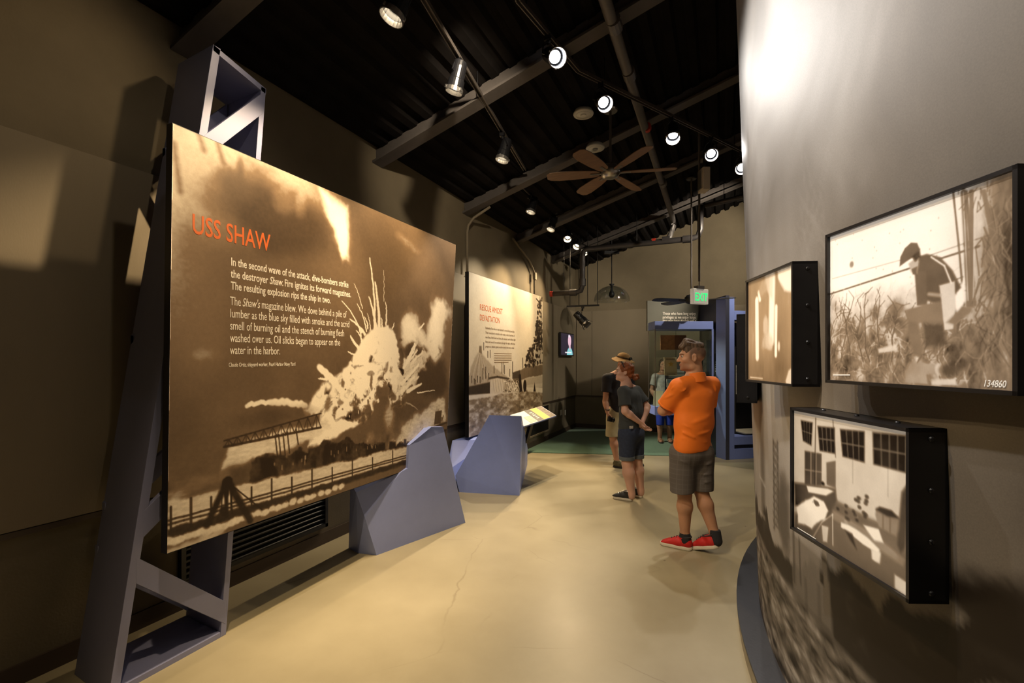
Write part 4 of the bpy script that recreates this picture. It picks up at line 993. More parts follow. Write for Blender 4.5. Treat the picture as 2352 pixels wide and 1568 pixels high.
def paintA(f):
    cv = Canvas(f.w, f.h, 400, 330, .8); A, B = cv.A, cv.B; rnd = random.Random(2); q = f.q; R = lambda *p: [q(*x) for x in p]
    cv.I = .88 + (fbm(A, B, 6, 4, 2) - .5) * .10 - .25 * sst(.35, .6, A)
    for i in range(34): cv.blob((rnd.uniform(.02, .4), rnd.uniform(.02, .26)), (.002, .003), .5, .5, .6)
    cv.blob(q(1949, 607), (.010, .012), .45, .5, .8)
    cv.line(R((1905, 640), (2060, 597)), .0025, .55, .7); cv.line(R((1900, 675), (2075, 618), (2240, 565)), .005, .32, .9); cv.line(R((2130, 585), (2275, 535)), .003, .45, .7)
    # dry scrub: ground darkens downward
    g = sst(.20, .36, B + (fbm(A, B, 9, 4, 5) - .5) * .14); cv.mix(slice(None), g, np.clip(.40 + (fbm(A * 1.4, B, 26, 5, 9) - .5) * .95, .05, .8))
    for i in range(420):
        a = rnd.uniform(0, f.w); b = rnd.uniform(.22, f.h); L = rnd.uniform(.02, .07); an = rnd.gauss(-1.57, .7); v = rnd.choice((.7, .75, .25, .18, .6))
        cv.line([(a, b), (a + L * .5 * math.cos(an), b + L * .5 * math.sin(an)), (a + L * math.cos(an + .3), b + L * math.sin(an + .3))], .0022, v, .6)
    for px in (1925, 1945, 1975, 1990, 2010, 2040):
        x, y = px, 830
        for k in range(5):
            nx_, ny_ = x + rnd.uniform(-10, 10), y - rnd.uniform(20, 38); cv.line(R((x, y), (nx_, ny_)), .004 - .0005 * k, .22, .85)
            cv.line(R((nx_, ny_), (nx_ + rnd.uniform(-16, 16), ny_ - 16)), .002, .25, .8); x, y = nx_, ny_
    # thicket at the right
    m = sst(.44, .58, A + (fbm(A, B, 5, 4, 15) - .5) * .16) * .95; cv.mix(slice(None), m, np.clip(.24 + (fbm(A * 2.4, B * .6, 20, 5, 19) - .5) * .95, .04, .62))
    for px0, px1, w in ((2203, 2216, .012), (2222, 2222, .010), (2210, 2230, .006), (2180, 2205, .005), (2250, 2300, .010)): cv.line(R((px0, 440), ((px0 + px1) / 2, 560), (px1, 700)), w, .38, .9)
    for px0, px1, w in ((2200, 2214, .003), (2226, 2226, .003)): cv.line(R((px0 + 3, 440), (px1, 690)), w, .72, .7)
    for i in range(90):
        x, y = rnd.uniform(2240, 2335), rnd.uniform(440, 820); cv.line(R((x, y), (x + rnd.uniform(-22, 22), y + rnd.uniform(10, 40)), (x + rnd.uniform(-30, 30), y + rnd.uniform(40, 90))), .0016, rnd.choice((.66, .55, .12, .1)), .6)
    for i in range(24):
        x, y = rnd.uniform(2190, 2290), rnd.uniform(415, 480); cv.line(R((x, y), (x + rnd.uniform(-20, 10), y + rnd.uniform(10, 28))), .0025, .28, .6)
    # kneeling figure in a tin helmet
    cv.poly(R((2180, 690), (2205, 640), (2208, 690), (2190, 720)), .88, .004, .9)
    cv.poly(R((2104, 588), (2120, 583), (2150, 590), (2178, 620), (2198, 660), (2180, 680), (2150, 700), (2122, 690), (2115, 700), (2100, 700), (2095, 660), (2092, 620)), .27, .004, 1)
    cv.poly(R((2098, 625), (2118, 622), (2120, 700), (2098, 700)), .30, .004, 1)
    cv.poly(R((2078, 605), (2095, 592), (2103, 600), (2098, 628), (2084, 625)), .62, .004, 1); cv.poly(R((2086, 618), (2098, 612), (2096, 630), (2088, 630)), .25, .003, .9)
    cv.poly(R((2058, 612), (2060, 590), (2070, 570), (2084, 557), (2098, 558), (2104, 572), (2092, 588), (2074, 600)), .30, .003, 1); cv.poly(R((2086, 590), (2104, 572), (2106, 590), (2094, 600)), .10, .004, .9)
    cv.poly(R((2072, 712), (2110, 700), (2160, 690), (2180, 720), (2165, 742), (2110, 740), (2090, 745), (2078, 740)), .44, .005, 1)
    cv.poly(R((2078, 735), (2100, 742), (2112, 800), (2108, 820), (2090, 815), (2076, 760)), .38, .006, 1)
    cv.poly(R((2110, 742), (2160, 742), (2165, 790), (2115, 800)), .16, .010, .9)
    cv.poly(R((2148, 655), (2184, 645), (2186, 700), (2180, 755), (2160, 758), (2154, 700)), .72, .003, 1); cv.line(R((2130, 590), (2160, 610), (2176, 650)), .005, .78, .9)
    cv.line(R((2125, 675), (2150, 678)), .010, .62, .8); cv.poly(R((2165, 740), (2200, 705), (2225, 705), (2222, 716), (2180, 745)), .42, .006, .9)
    cv.poly(R((2008, 800), (2052, 790), (2054, 806), (2010, 812)), .74, .006, .9)
    cv.poly(R((2070, 850), (2080, 832), (2110, 830), (2150, 838), (2152, 855), (2122, 862), (2125, 885), (2068, 880)), .56, .006, 1); cv.blob(q(2148, 848), (.012, .018), .72, .5); cv.poly(R((2130, 872), (2185, 868), (2190, 885), (2130, 885)), .72, .005, .9)
    cv.blob(q(2170, 850), (.03, .02), .16, .7, .9)
    cv.blur(2); cv.I += (fbm(A, B, 14, 4, 77) - .5) * .16 * sst(.9, .6, cv.I)
    return cv.colour((.018, .010, .005), (.235, .172, .115), (.86, .79, .71), 1.2, .45)
def paintB(f):
    cv = Canvas(f.w, f.h, 130, 140, .42); A, B = cv.A, cv.B; q = f.q; R = lambda *p: [q(*x) for x in p]
    cv.I = .44 + (fbm(A * 1.6, B * .6, 6, 5, 2) - .5) * .35 - .12 * sst(.30, .42, B)
    cv.poly(R((1780, 620), (1820, 600), (1820, 668), (1795, 665), (1784, 640)), .88, .01, .95, .012, 12)
    for p, w in ((((1733, 690), (1734, 820)), .034), (((1768, 640), (1766, 780)), .050), (((1777, 705), (1776, 815)), .022), (((1737, 672), (1740, 688)), .02)): cv.line(R(*p), w, .93, .95)
    cv.poly(R((1748, 610), (1774, 630), (1768, 690), (1755, 660)), .72, .015, .8, .02, 12)
    cv.blob(q(1753, 750), (.03, .05), .66, .6, .85, .5, 4, 20); cv.blob(q(1758, 785), (.05, .05), .70, .6, .8, .6, 5, 20); cv.blob(q(1783, 795), (.012, .025), .8, .5, .9)
    cv.poly(R((1798, 875), (1805, 850), (1820, 838), (1820, 885), (1800, 882)), .74, .006, .95); cv.blob(q(1745, 665), (.05, .05), .58, .7, .7, .6, 7, 20)
    cv.line(R((1718, 866), (1746, 869)), .006, .85, .8)
    cv.blur(1)
    return cv.colour((.06, .032, .012), (.30, .20, .11), (.80, .70, .56))
def paintC(f):
    cv = Canvas(f.w, f.h, 230, 200, .7); A, B = cv.A, cv.B; q = f.q; R = lambda *p: [q(*x) for x in p]; rnd = random.Random(5)
    cv.I = .74 + (fbm(A, B, 5, 3, 2) - .5) * .08
    for pts, cols in ((((1833, 965), (1860, 970), (1857, 1023), (1838, 1012)), 3), (((1871, 978), (1910, 982), (1911, 1042), (1876, 1035)), 3), (((1922, 985), (1978, 990), (1978, 1062), (1928, 1048)), 3), (((1996, 992), (2072, 1000), (2072, 1086), (1998, 1066)), 3)):
        cv.poly(R(*pts), .07, .003); cv.line(R(*pts, pts[0]), .003, .45, .8)
        for k in range(1, cols + 1):
            t = k / (cols + 1); a = [pts[0][i] + (pts[1][i] - pts[0][i]) * t for i in (0, 1)]; b = [pts[3][i] + (pts[2][i] - pts[3][i]) * t for i in (0, 1)]
            cv.line(R(a, b), .0018, .6, .8)
        a = [(pts[0][i] + pts[3][i]) / 2 for i in (0, 1)]; b = [(pts[1][i] + pts[2][i]) / 2 for i in (0, 1)]; cv.line(R(a, b), .0022, .6, .8)
    cv.poly(R((1842, 1035), (1880, 1042), (1880, 1115), (1842, 1112)), .22, .004); cv.line(R((1856, 1036), (1856, 1114)), .004, .7); cv.line(R((1868, 1040), (1868, 1116)), .003, .7); cv.line(R((1842, 1078), (1880, 1084)), .003, .6)
    cv.line(R((1867, 960), (1864, 1120)), .004, .12, .9); cv.line(R((1906, 965), (1912, 1050)), .003, .15, .8); cv.line(R((1951, 1056), (1951, 1110)), .002, .4, .7); cv.line(R((2031, 1075), (2031, 1140)), .002, .4, .7)
    cv.poly(R((1891, 1062), (1912, 1058), (1912, 1120), (1892, 1112)), .34, .004)
    # floor and cots
    cv.poly(R((1820, 1180), (1915, 1150), (1990, 1190), (2088, 1230), (2088, 1390), (1815, 1225)), .34, .012); cv.blob(q(2000, 1260), (.18, .06), .40, .8, .6)
    cv.poly(R((1905, 1170), (2000, 1225), (2070, 1285), (2065, 1300), (1905, 1190)), .52, .006)
    cv.poly(R((1818, 1108), (1860, 1112), (1912, 1122), (1915, 1150), (1895, 1190), (1820, 1160)), .22, .008)
    cv.poly(R((1824, 1165), (1845, 1148), (1862, 1138), (1885, 1150), (1896, 1172), (1888, 1192), (1868, 1200), (1858, 1214), (1842, 1205), (1826, 1200)), .95, .006, 1, .006, 20)
    cv.poly(R((1846, 1115), (1895, 1122), (1908, 1128), (1890, 1138), (1850, 1130)), .88, .004); cv.blob(q(1868, 1155), (.02, .012), .15, .5, .9, .5); cv.blob(q(1883, 1110), (.012, .008), .1, .5)
    cv.poly(R((1880, 1205), (1896, 1210), (1893, 1245), (1883, 1243)), .74, .004); cv.line(R((1905, 1180), (1906, 1252)), .004, .85); cv.line(R((1860, 1235), (1880, 1200), (1906, 1180)), .003, .8)
    cv.poly(R((1925, 1200), (1940, 1205), (1958, 1215), (1985, 1235), (2012, 1262), (2010, 1272), (1975, 1250), (1945, 1225), (1924, 1210)), .93, .004); cv.poly(R((1994, 1262), (2016, 1270), (2010, 1292), (1995, 1282)), .88, .005, 1, .005, 25)
    cv.poly(R((1975, 1205), (2010, 1215), (2020, 1245), (2000, 1240)), .92, .005); cv.poly(R((1932, 1215), (1950, 1225), (1960, 1262), (1945, 1240)), .12, .006, .9)
    cv.poly(R((2002, 1182), (2004, 1165), (2025, 1168), (2055, 1185), (2060, 1200), (2050, 1232), (2010, 1210)), .50, .004); cv.poly(R((2003, 1170), (2012, 1163), (2040, 1172), (2058, 1192), (2030, 1186)), .12, .004)
    cv.line(R((2020, 1180), (2020, 1214)), .002, .2); cv.line(R((2036, 1188), (2036, 1222)), .002, .2)
    for i in range(22): cv.blob(q(rnd.uniform(1915, 1985), rnd.uniform(1140, 1200)), (.010, .007), rnd.choice((.1, .15, .6)), .5, .8)
    cv.poly(R((2062, 1130), (2076, 1110), (2086, 1090), (2086, 1240), (2060, 1270), (2052, 1250)), .18, .006); cv.poly(R((2080, 1110), (2088, 1108), (2088, 1350), (2070, 1260)), .50, .006, .8)
    cv.poly(R((2046, 1318), (2086, 1345), (2086, 1378), (2046, 1350)), .80, .004)
    cv.blur(2); cv.I += (fbm(A, B, 9, 4, 77) - .5) * .14; cv.I -= .10 * sst(.2, .0, A) + .08 * sst(f.h * .6, f.h, B)
    return cv.colour((.012, .008, .005), (.19, .145, .10), (.68, .62, .53), 1.2, .45)
box_a, fA_ = light_box('light_box', 'largest light box, showing a kneeling soldier in a helmet', cw(1.035, 1.554), cw(1.058, .984), 1.573, 2.060, .085, paintA, 1, 1, 0)
# the negative number scratched on the film
pz = fA_.q(2248, 885); Mtx = Matrix(((fA_.e.x, 0, fA_.n.x, 0), (fA_.e.y, 0, fA_.n.y, 0), (0, 1, 0, 0), (0, 0, 0, 1)))
def film_text(f, root, px, py, body, size, m, endpx=None, shear=0.0):
    a, b = f.q(px, py); Mt = Matrix(((f.e.x, 0, f.n.x, 0), (f.e.y, 0, f.n.y, 0), (0, 1, 0, 0), (0, 0, 0, 1))); p = f.at(a, b, -.0085)
    e = (f.q(endpx, py)[0] - a) if endpx else None
    o, w = text_mesh(body, size, m, root, Mt, shear=shear)
    k = (e / w) if e else 1.0
    T = Matrix.Translation(p) @ Mt @ Matrix.Diagonal((k, 1, 1, 1)) @ Mt.inverted()
    o.data.transform(wm(root).inverted() @ T @ wm(root))
M_FILMW = mat('film_white', (.8, .78, .74), .4, emit=(.8, .76, .7), estr=.25)
film_text(fA_, box_a, 2249, 887, '134860', .022, M_FILMW, 2303, .25)
def caption_bar(f, root, px0, py0, px1, py1, h=.0035):
    (a0, b0), (a1, b1) = f.q(px0, py0), f.q(px1, py1)
    MB().prism([f.at(a0, b0, -.0088), f.at(a1, b1, -.0088), f.at(a1, b1 - h, -.0088), f.at(a0, b0 - h, -.0088)], f.n * .0003).build('caption_strip', M_FILMW, root)
caption_bar(fA_, box_a, 1908, 862, 1946, 862)
wB = light_box('light_box', 'small brown light box with pale streaks left of the kneeling soldier picture', cw(1.107, 2.230), cw(1.063, 1.783), 1.546, 2.022, .10, paintB, 1, 1, 0)
wC = light_box('light_box', 'low light box showing a ward with beds and paned windows', cw(1.046, 1.769), cw(1.033, 1.224), 1.014, 1.470, .103, paintC, 1, 1, 0)
caption_bar(wC[1], wC[0], 1826, 1212, 1868, 1238, .0025)
light_box('light_box', 'farthest light box seen edge-on, only its black side showing', cw(1.445, 2.972), cw(1.222, 2.56), 1.415, 1.895, .10, None, 1, 1, 0)
# ================================================================ UNDER THE ROOF
M_PIPE = mat('grey_pipe', (.10, .09, .085), .45, metal=.2, var=.1, scale=9)
M_PIPEDK = mat('dark_iron_pipe', (.05, .045, .045), .42, metal=.3, var=.15, scale=9)
M_RED = mat('red_band', (.42, .03, .015), .5, var=.08)
def pipe(name, label, pts, r, m, couplings=(), bands=(), hang=()):
    o = thing(name, label, 'pipe', pts[0]); MB().tube(pts, r, 14).build('pipe_run', m, o, smooth=True)
    for c, d in couplings:
        d = Vector(d).normalized(); MB().tube([Vector(c) - d * r * 1.3, Vector(c) + d * r * 1.3], r * 1.28, 14).build('coupling', m, o, smooth=False)
    for c, d in bands:
        d = Vector(d).normalized(); MB().tube([Vector(c) - d * .03, Vector(c) + d * .03], r * 1.06, 14).build('red_band', M_RED, o)
    for c in hang:
        c = Vector(c); MB().tube([c + V(0, 0, r), V(c.x, c.y, roof_z(c.x) - .01)], .006, 6).build('hanger', M_BLKMET, o)
    return o
ZP = 4.30
a, b = at_z(1390, 0, ZP), at_z(1545, 500, ZP); xm = (a.x + b.x) / 2; yE = b.y
pa, pb = V(a.x + (a.x - b.x) * .9, a.y - (b.y - a.y) * .9, ZP), V(b.x, b.y, ZP)
c1, c2, c3 = at_z(1411, 55, ZP), at_z(1445, 170, ZP), at_z(1522, 420, ZP); red = at_z(1486, 293, ZP)
dd = pb - pa
zc = 3.72; e1 = at_z(1338, 573, zc); e2 = at_z(1600, 547, zc)
pipe('sprinkler_main', 'long straight pipe crossing the dark roof with one red band', [pa, pb, pb + dd.normalized() * .22 - V(0, 0, .10), V(pb.x + dd.normalized().x * .3, (e1.y + e2.y) / 2 - .0, zc + .05)], .046, M_PIPE, [(c1, dd), (c2, dd), (c3, dd)], [(red, dd)], [c1, c3])
vb = V(e1.x, e1.y, 0)
lowz = 2.92; vl = at_z(1264, 675, lowz)
pts = [e2 + V(.06, 0, .55), e2 + V(.06, 0, .14), e2 + V(.02, 0, .03), e2 - V(.10, 0, 0), e1 + V(.10, 0, 0), e1 + V(.02, 0, -.03), e1 - V(0, 0, .14), V(e1.x, e1.y, lowz + .14), V(e1.x - .03, e1.y, lowz + .03), V(e1.x - .14, e1.y, lowz), V(vl.x, e1.y, lowz)]
pipe('drain_pipe', 'dark iron pipe stepping down to a short red-tipped stub', pts, .05, M_PIPEDK,
     [(e2 - V(.16, 0, 0), (1, 0, 0)), (at_y(1530, 551, e1.y), (1, 0, 0)), (V(e1.x, e1.y, lowz + .18), (0, 0, 1)), (V(e1.x - .18, e1.y, lowz), (1, 0, 0))],
     [(at_y(1502, 554, e1.y), (1, 0, 0)), (V(vl.x + .03, e1.y, lowz), (1, 0, 0))], [V(vl.x + .28, e1.y, lowz + .02), (e1 * .5 + e2 * .5)])
# upper conduit along beam
q0, q1_ = at_z(1620, 472, 4.25), at_z(1708, 452, 4.25)
pipe('branch_pipe', 'short dark branch pipe near the gable above the exit sign', [q0, q1_ + (q1_ - q0) * .3], .04, M_PIPEDK, [(q1_ - (q1_ - q0) * .08, q1_ - q0)], [], [q0 * .5 + q1_ * .5])
# ceiling speakers: shallow white discs
for px, py, lab in ((1340, 264, 'white round ceiling disc left of the third bright lamp'), (1367, 342, 'white round ceiling disc with a dark centre above the wooden fan')):
    p = at_z(px, py, 4.28 if py < 300 else 4.13); o = thing('ceiling_speaker', lab, 'speaker', p, group='round ceiling speakers')
    Mt = Matrix.Translation(p)
    MB().lathe([(.105, .0), (.11, .012), (.09, .05), (.04, .06)], Mt, 32).build('shell', M_WHITE, o, smooth=True)
    MB().lathe([(.03, -.012), (.032, -.004), (.032, .002)], Mt, 20).build('grille', M_WHITE if py < 300 else M_STEEL, o)
    MB().lathe([(.075, -.003), (.080, -.003), (.080, .001), (.075, .001)], Mt, 32, cap=False).build('rim', M_WHITE, o)
    MB().tube([p + V(0, 0, .05), V(p.x, p.y, roof_z(p.x))], .008, 6).build('stem', M_BLKMET, o)
# fans
M_WOOD = mat('brown_fan_blade', (.16, .085, .045), .5, var=.25, scale=5, stretch=(1, 8, 1))
M_CHROME = mat('brushed_nickel', (.35, .33, .30), .28, metal=.9, var=.1)
def fan(pos, R, n, a0, label, bm, hm, tilt=.2, bw=.13):
    pos = Vector(pos); o = thing('ceiling_fan', label, 'fan', pos)
    MB().tube([pos + V(0, 0, .06), V(pos.x, pos.y, roof_z(pos.x) - .01)], .014, 8).build('down_rod', M_BEAM, o)
    MB().lathe([(.03, .10), (.07, .09), (.105, .05), (.11, .0), (.085, -.04), (.05, -.055), (.0, -.058)], Matrix.Translation(pos), 24).build('motor', hm, o, smooth=True)
    MB().lathe([(.075, .0), (.085, .015), (.03, .06)], Matrix.Translation(V(pos.x, pos.y, roof_z(pos.x) - .07)), 18).build('canopy_cup', hm, o)
    for k in range(n):
        a = a0 + 2 * math.pi * k / n; d = V(math.cos(a), math.sin(a), 0); s = V(-d.y, d.x, 0) * math.cos(tilt) + V(0, 0, math.sin(tilt))
        MB().bar(pos + d * .08, pos + d * .22, .035, .008).build('blade_arm', hm, o)
        prof = [(.17, .035), (.22, .055), (.45, .075), (.80, .085), (.95, .07), (1.0, .04)]
        up = [pos + d * (R * t) + s * (w * bw / .13) for t, w in prof]; lo = [pos + d * (R * t) - s * (w * bw / .13) for t, w in prof[::-1]]
        MB().prism(up + lo, (0, 0, .007)).build('blade', bm, o)
fan(at_d(1402, 398, 5.2), .70, 6, .25, 'brown-bladed ceiling fan hanging between the lighting tracks', M_WOOD, M_CHROME)
fan(at_d(1588, 690, 7.7), .66, 5, TH + math.pi + .12, 'black ceiling fan half hidden by the exit sign', M_BLACK, M_BLACK)
# exit sign on its stem
pE = at_d(1606, 681, 6.35); ex = thing('exit_sign', 'lit white exit sign with green EXIT letters hung on a stem', 'sign', pE - V(0, 0, .12))
ea = TH + .42; er = V(math.cos(ea), math.sin(ea), 0); en = V(math.sin(ea), -math.cos(ea), 0)
Me = Matrix((er, en, V(0, 0, 1))).transposed()
M_SIGN = mat('sign_white', (.72, .70, .62), .45, emit=(1, .93, .78), estr=.18, var=.02)
M_GREEN = mat('exit_green', (.02, .55, .16), .4, emit=(.03, .9, .22), estr=1.1)
MB().box(pE, (.27, .06, .205), Me).build('case', M_SIGN, ex, bevel=.006)
MB().box(pE + V(0, 0, .122), (.12, .07, .04), Me).build('canopy', M_BEAM, ex)
Mt = Matrix(((er.x, 0, en.x, 0), (er.y, 0, en.y, 0), (0, 1, 0, 0), (0, 0, 0, 1)))
Mt.translation = pE + en * .031 - er * .105 - V(0, 0, .058)
text_mesh('EXIT', .150, M_GREEN, ex, Mt, sx=.72, bold=.003)
Mt2 = Mt.copy(); Mt2.translation = pE + en * .031 + er * .088 - V(0, 0, .025); text_mesh('>', .10, M_GREEN, ex, Mt2, sx=.5, bold=.001)
tp = V(pE.x, pE.y, roof_z(pE.x)); MB().tube([pE + V(0, 0, .14), pE + V(0, 0, .22)], .006, 8).build('stem_neck', M_BEAM, ex); MB().tube([pE + V(0, 0, .21), tp - V(0, 0, .01)], .015, 10).build('stem', M_BEAM, ex)
# pale box near the stem
pW = at_d(1617, 414, 5.6); wb = thing('hanging_box', 'pale flat box hung high beside the exit sign stem', 'speaker', pW - V(0, 0, .13))
MB().box(pW, (.085, .16, .265), Matrix.Rotation(TH, 3, 'Z')).build('cabinet', mat('pale_tan_plastic', (.42, .36, .28), .6, var=.04), wb, bevel=.006)
MB().box(pW - cw(.05, 0), (.012, .10, .22), Matrix.Rotation(TH, 3, 'Z')).build('side_bracket', M_STEEL, wb)
MB().tube([pW + V(0, 0, .13), V(pW.x, pW.y, roof_z(pW.x))], .008, 8).build('hanger', M_BLKMET, wb)
# clear listening dome
pD = at_d(1405, 690, 9.6); dm = thing('sound_dome', 'clear acrylic listening dome hanging before the far wall', 'dome', pD)
glass = pane_mat('clear_acrylic', (.9, .92, .93), .06, .55, .06)
pr = [(.36 * math.sin(t), .30 * math.cos(t)) for t in np.linspace(.06, 1.52, 14)]
MB().lathe([(.37, -.012), (.36, .0)] + [(a, b) for a, b in pr[::-1]] + [(a * .985, b - .006) for a, b in pr] + [(.355, -.012)], Matrix.Translation(pD), 40, cap=False).build('dome_shell', glass, dm, smooth=True)
MB().lathe([(.03, .06), (.06, .10), (.055, .16), (.025, .20), (.02, .30), (.05, .32), (.05, .34)], Matrix.Translation(pD), 18).build('driver', M_BLACK, dm, smooth=True)
MB().tube([pD + V(0, 0, .33), V(pD.x, pD.y, roof_z(pD.x))], .010, 8).build('hanger_rod', M_BLKMET, dm)
MB().box(pD + V(0, 0, .98), (.30, .05, .06), Matrix.Rotation(.4, 3, 'Z')).build('cross_arm', M_BLKMET, dm)
# drop rail with the barn-door spot over the television corner
hp = at_d(1340, 702, 8.9); tr4 = [hp + cw(-.30, .12), hp + cw(.28, -.1)]
root = thing('lighting_track', 'short drop-hung lighting track in the far corner', 'track', hp)
MB().bar(tr4[0], tr4[1], .036, .03).build('rail', M_BLKMET, root)
for t in (.1, .38, .65, .95):
    c = lerp(tr4[0], tr4[1], t); MB().tube([c, V(c.x, c.y, roof_z(c.x))], .007, 6).build('hanger_rod', M_BLKMET, root)
pp = at_d(1338, 735, 8.85)
lamp(pp, cw(3.0, 8.3, .6), lerp(tr4[0], tr4[1], .5), NEUT, 190, 80, 'barn-door spotlight under the short drop track in the far corner', size=1.25, doors=True)
# added lamps that brighten the far bay, on a track hidden behind the curved wall
t5 = [V(.9, 6.4, 4.6), V(2.4, 7.6, 4.6)]
# ================================================================ THE SHOWCASE AT THE FAR END
M_GLASS = pane_mat('case_glass', (.93, .97, .95), .05, .35)
def gl(name, parent, p, q, z0, z1, t=.008):
    p, q = V(p.x, p.y, 0), V(q.x, q.y, 0); MB().bar(p + V(0, 0, (z0 + z1) / 2), q + V(0, 0, (z0 + z1) / 2), t, z1 - z0).build(name, M_GLASS, parent)
M_OLIVE = mat('olive_board', (.095, .092, .068), .5, var=.06)
# graphic board over the case and the dark return wall
A_ = at_z(1667, 1056); B_ = cw((1607 - CX) / F * 8.75, 8.75); K_ = cw((1487 - CX) / F * 8.7, 8.7)
hb = thing('header_board', 'olive board lettered with a quotation above the glass showcase', 'sign', (B_ + K_) / 2 + V(0, 0, 2.18))
nb = V((B_ - K_).y, -(B_ - K_).x, 0).normalized(); eb = (B_ - K_).normalized()
MB().prism([K_ + V(0, 0, 2.18), B_ + V(0, 0, 2.18), B_ + V(0, 0, 2.735), K_ + V(0, 0, 2.735)], -nb * .05).build('board', M_OLIVE, hb)
Mt = Matrix(((eb.x, 0, nb.x, 0), (eb.y, 0, nb.y, 0), (0, 1, 0, 0), (0, 0, 0, 1)))
for k, s in enumerate(('Those who have long enjoyed such', 'privileges as we enjoy forget in time', 'that men have died to win them.')):
    Mk = Mt.copy(); Mk.translation = K_ + eb * .285 + nb * .004 + V(0, 0, 2.475 - .069 * k)
    s2 = (('Those who have long enjoy'), ('privileges as we enjoy forge'), ('that men have died to win t'))[k]
    text_mesh(s2, .076, M_WHITEINK, hb, Mk, sx=.74, bold=.0006)
rw = thing('return_wall', 'dark navy return wall with a black caption plate right of the showcase', 'partition', (A_ + B_) / 2)
er_ = (B_ - A_).normalized(); nr = V(-er_.y, er_.x, 0)
if nr.dot(-A_) < 0: nr = -nr
MB().prism([A_, B_, B_ + V(0, 0, 2.70), A_ + V(0, 0, 2.70)], -nr * .06).build('wall_sheet', M_NAVY, rw)
def rq(px, py):
    d = ray(px, py); k = nr.dot(A_ - V(0, 0, CAMZ)) / nr.dot(d); return V(0, 0, CAMZ) + d * k
cpt = [rq(1641, 900), rq(1661, 902), rq(1661, 809), rq(1641, 812)]
MB().prism([p + nr * .001 for p in cpt], nr * .006).build('caption_plate', M_BLACK, rw)
for k in range(9):
    y = 832 + 5.2 * k + (8 if k > 4 else 0); MB().prism([rq(1644, y) + nr * .008, rq(1657 - (k % 3), y) + nr * .008, rq(1657 - (k % 3), y - 1.6) + nr * .008, rq(1644, y - 1.6) + nr * .008], nr * .001).build('caption_line', M_WHITEINK, rw)
# blue portal to the right of it
po = thing('blue_portal', 'periwinkle framed display opening partly hidden by the curved wall', 'display', A_)
ep = cw(.974, .227).normalized(); npv = V(ep.y, -ep.x, 0); Mp = Matrix((ep, npv, V(0, 0, 1))).transposed()
def pbox(name, a0, a1, z0, z1, o0, o1, m): MB().box(A_ + ep * ((a0 + a1) / 2) + npv * ((o0 + o1) / 2) + V(0, 0, (z0 + z1) / 2), (a1 - a0, o1 - o0, z1 - z0), Mp).build(name, m, po, bevel=.003)
pbox('post', .0, .165, 0, 2.675, -.25, 0, M_BLUE); pbox('lintel', .165, 1.9, 2.30, 2.455, -.25, -.01, M_BLUE); pbox('sill', .165, 1.9, .235, .375, -.25, -.005, M_BLUE)
pbox('kick_slot', .165, 1.9, .17, .235, -.25, -.06, M_NAVY); pbox('plinth_board', .165, 1.9, 0, .17, -.25, -.005, M_BLUE); pbox('post', 1.9, 2.06, 0, 2.675, -.25, 0, M_BLUE)
pbox('back_panel', .165, 1.9, .375, 2.30, -.60, -.55, M_NAVY); pbox('dark_graphic', .17, .40, .38, 2.28, -.28, -.26, M_CARD); pbox('cream_shelf', .41, 1.85, .40, .42, -.5, -.05, mat('cream_paint', (.6, .55, .42), .6, var=.05)); pbox('text_sheet', .42, .80, 1.05, 1.55, -.30, -.28, M_PAPER)  # the shelf is one even cream colour
# the showcase
cs = thing('glass_showcase', 'blue framed glass showcase holding a poster and medals', 'showcase', cw(2.93, 8.25, .69))
f0, f1 = cw((1505 - CX) / F * 8.0, 8.0), cw((1637 - CX) / F * 8.02, 8.02); k0 = cw((1490 - CX) / F * 8.42, 8.42); k1 = cw((1637 - CX) / F * 8.02 + .03, 8.55)
def ringp(z0, z1, name, grow=0.0):
    c = (f0 + f1 + k0 + k1) / 4; P = [p + (p - c).normalized() * grow for p in (f0, f1, k1, k0)]
    MB().prism([V(p.x, p.y, z0) for p in P], (0, 0, z1 - z0)).build(name, M_BLUE, cs, bevel=.003)
ringp(2.165, 2.30, 'top_frame', .01); ringp(.70, .84, 'base_tray', .01)
for p, q in ((f0, f1), (f1, k1), (k1, k0), (k0, f0)): gl('glass_pane', cs, p, q, .84, 2.165)
MB().bar(V(f1.x, f1.y, .84), V(f1.x, f1.y, 2.165), .03, .03).build('corner_post', M_BLUE, cs)
for p in (f0, k0): MB().bar(V(p.x, p.y, .84), V(p.x, p.y, 2.165), .012, .012).build('corner_trim', M_STEEL, cs)
MB().bar(cw(2.93, 8.40, .70), cw(3.50, 8.52, .70), .10, .06).build('wall_arm', M_NAVY, cs)
MB().prism([f0 + V(0, 0, 1.42), f1 + V(0, 0, 1.42), k1 + V(0, 0, 1.42), k0 + V(0, 0, 1.42)], (0, 0, .006)).build('glass_shelf', M_GLASS, cs)
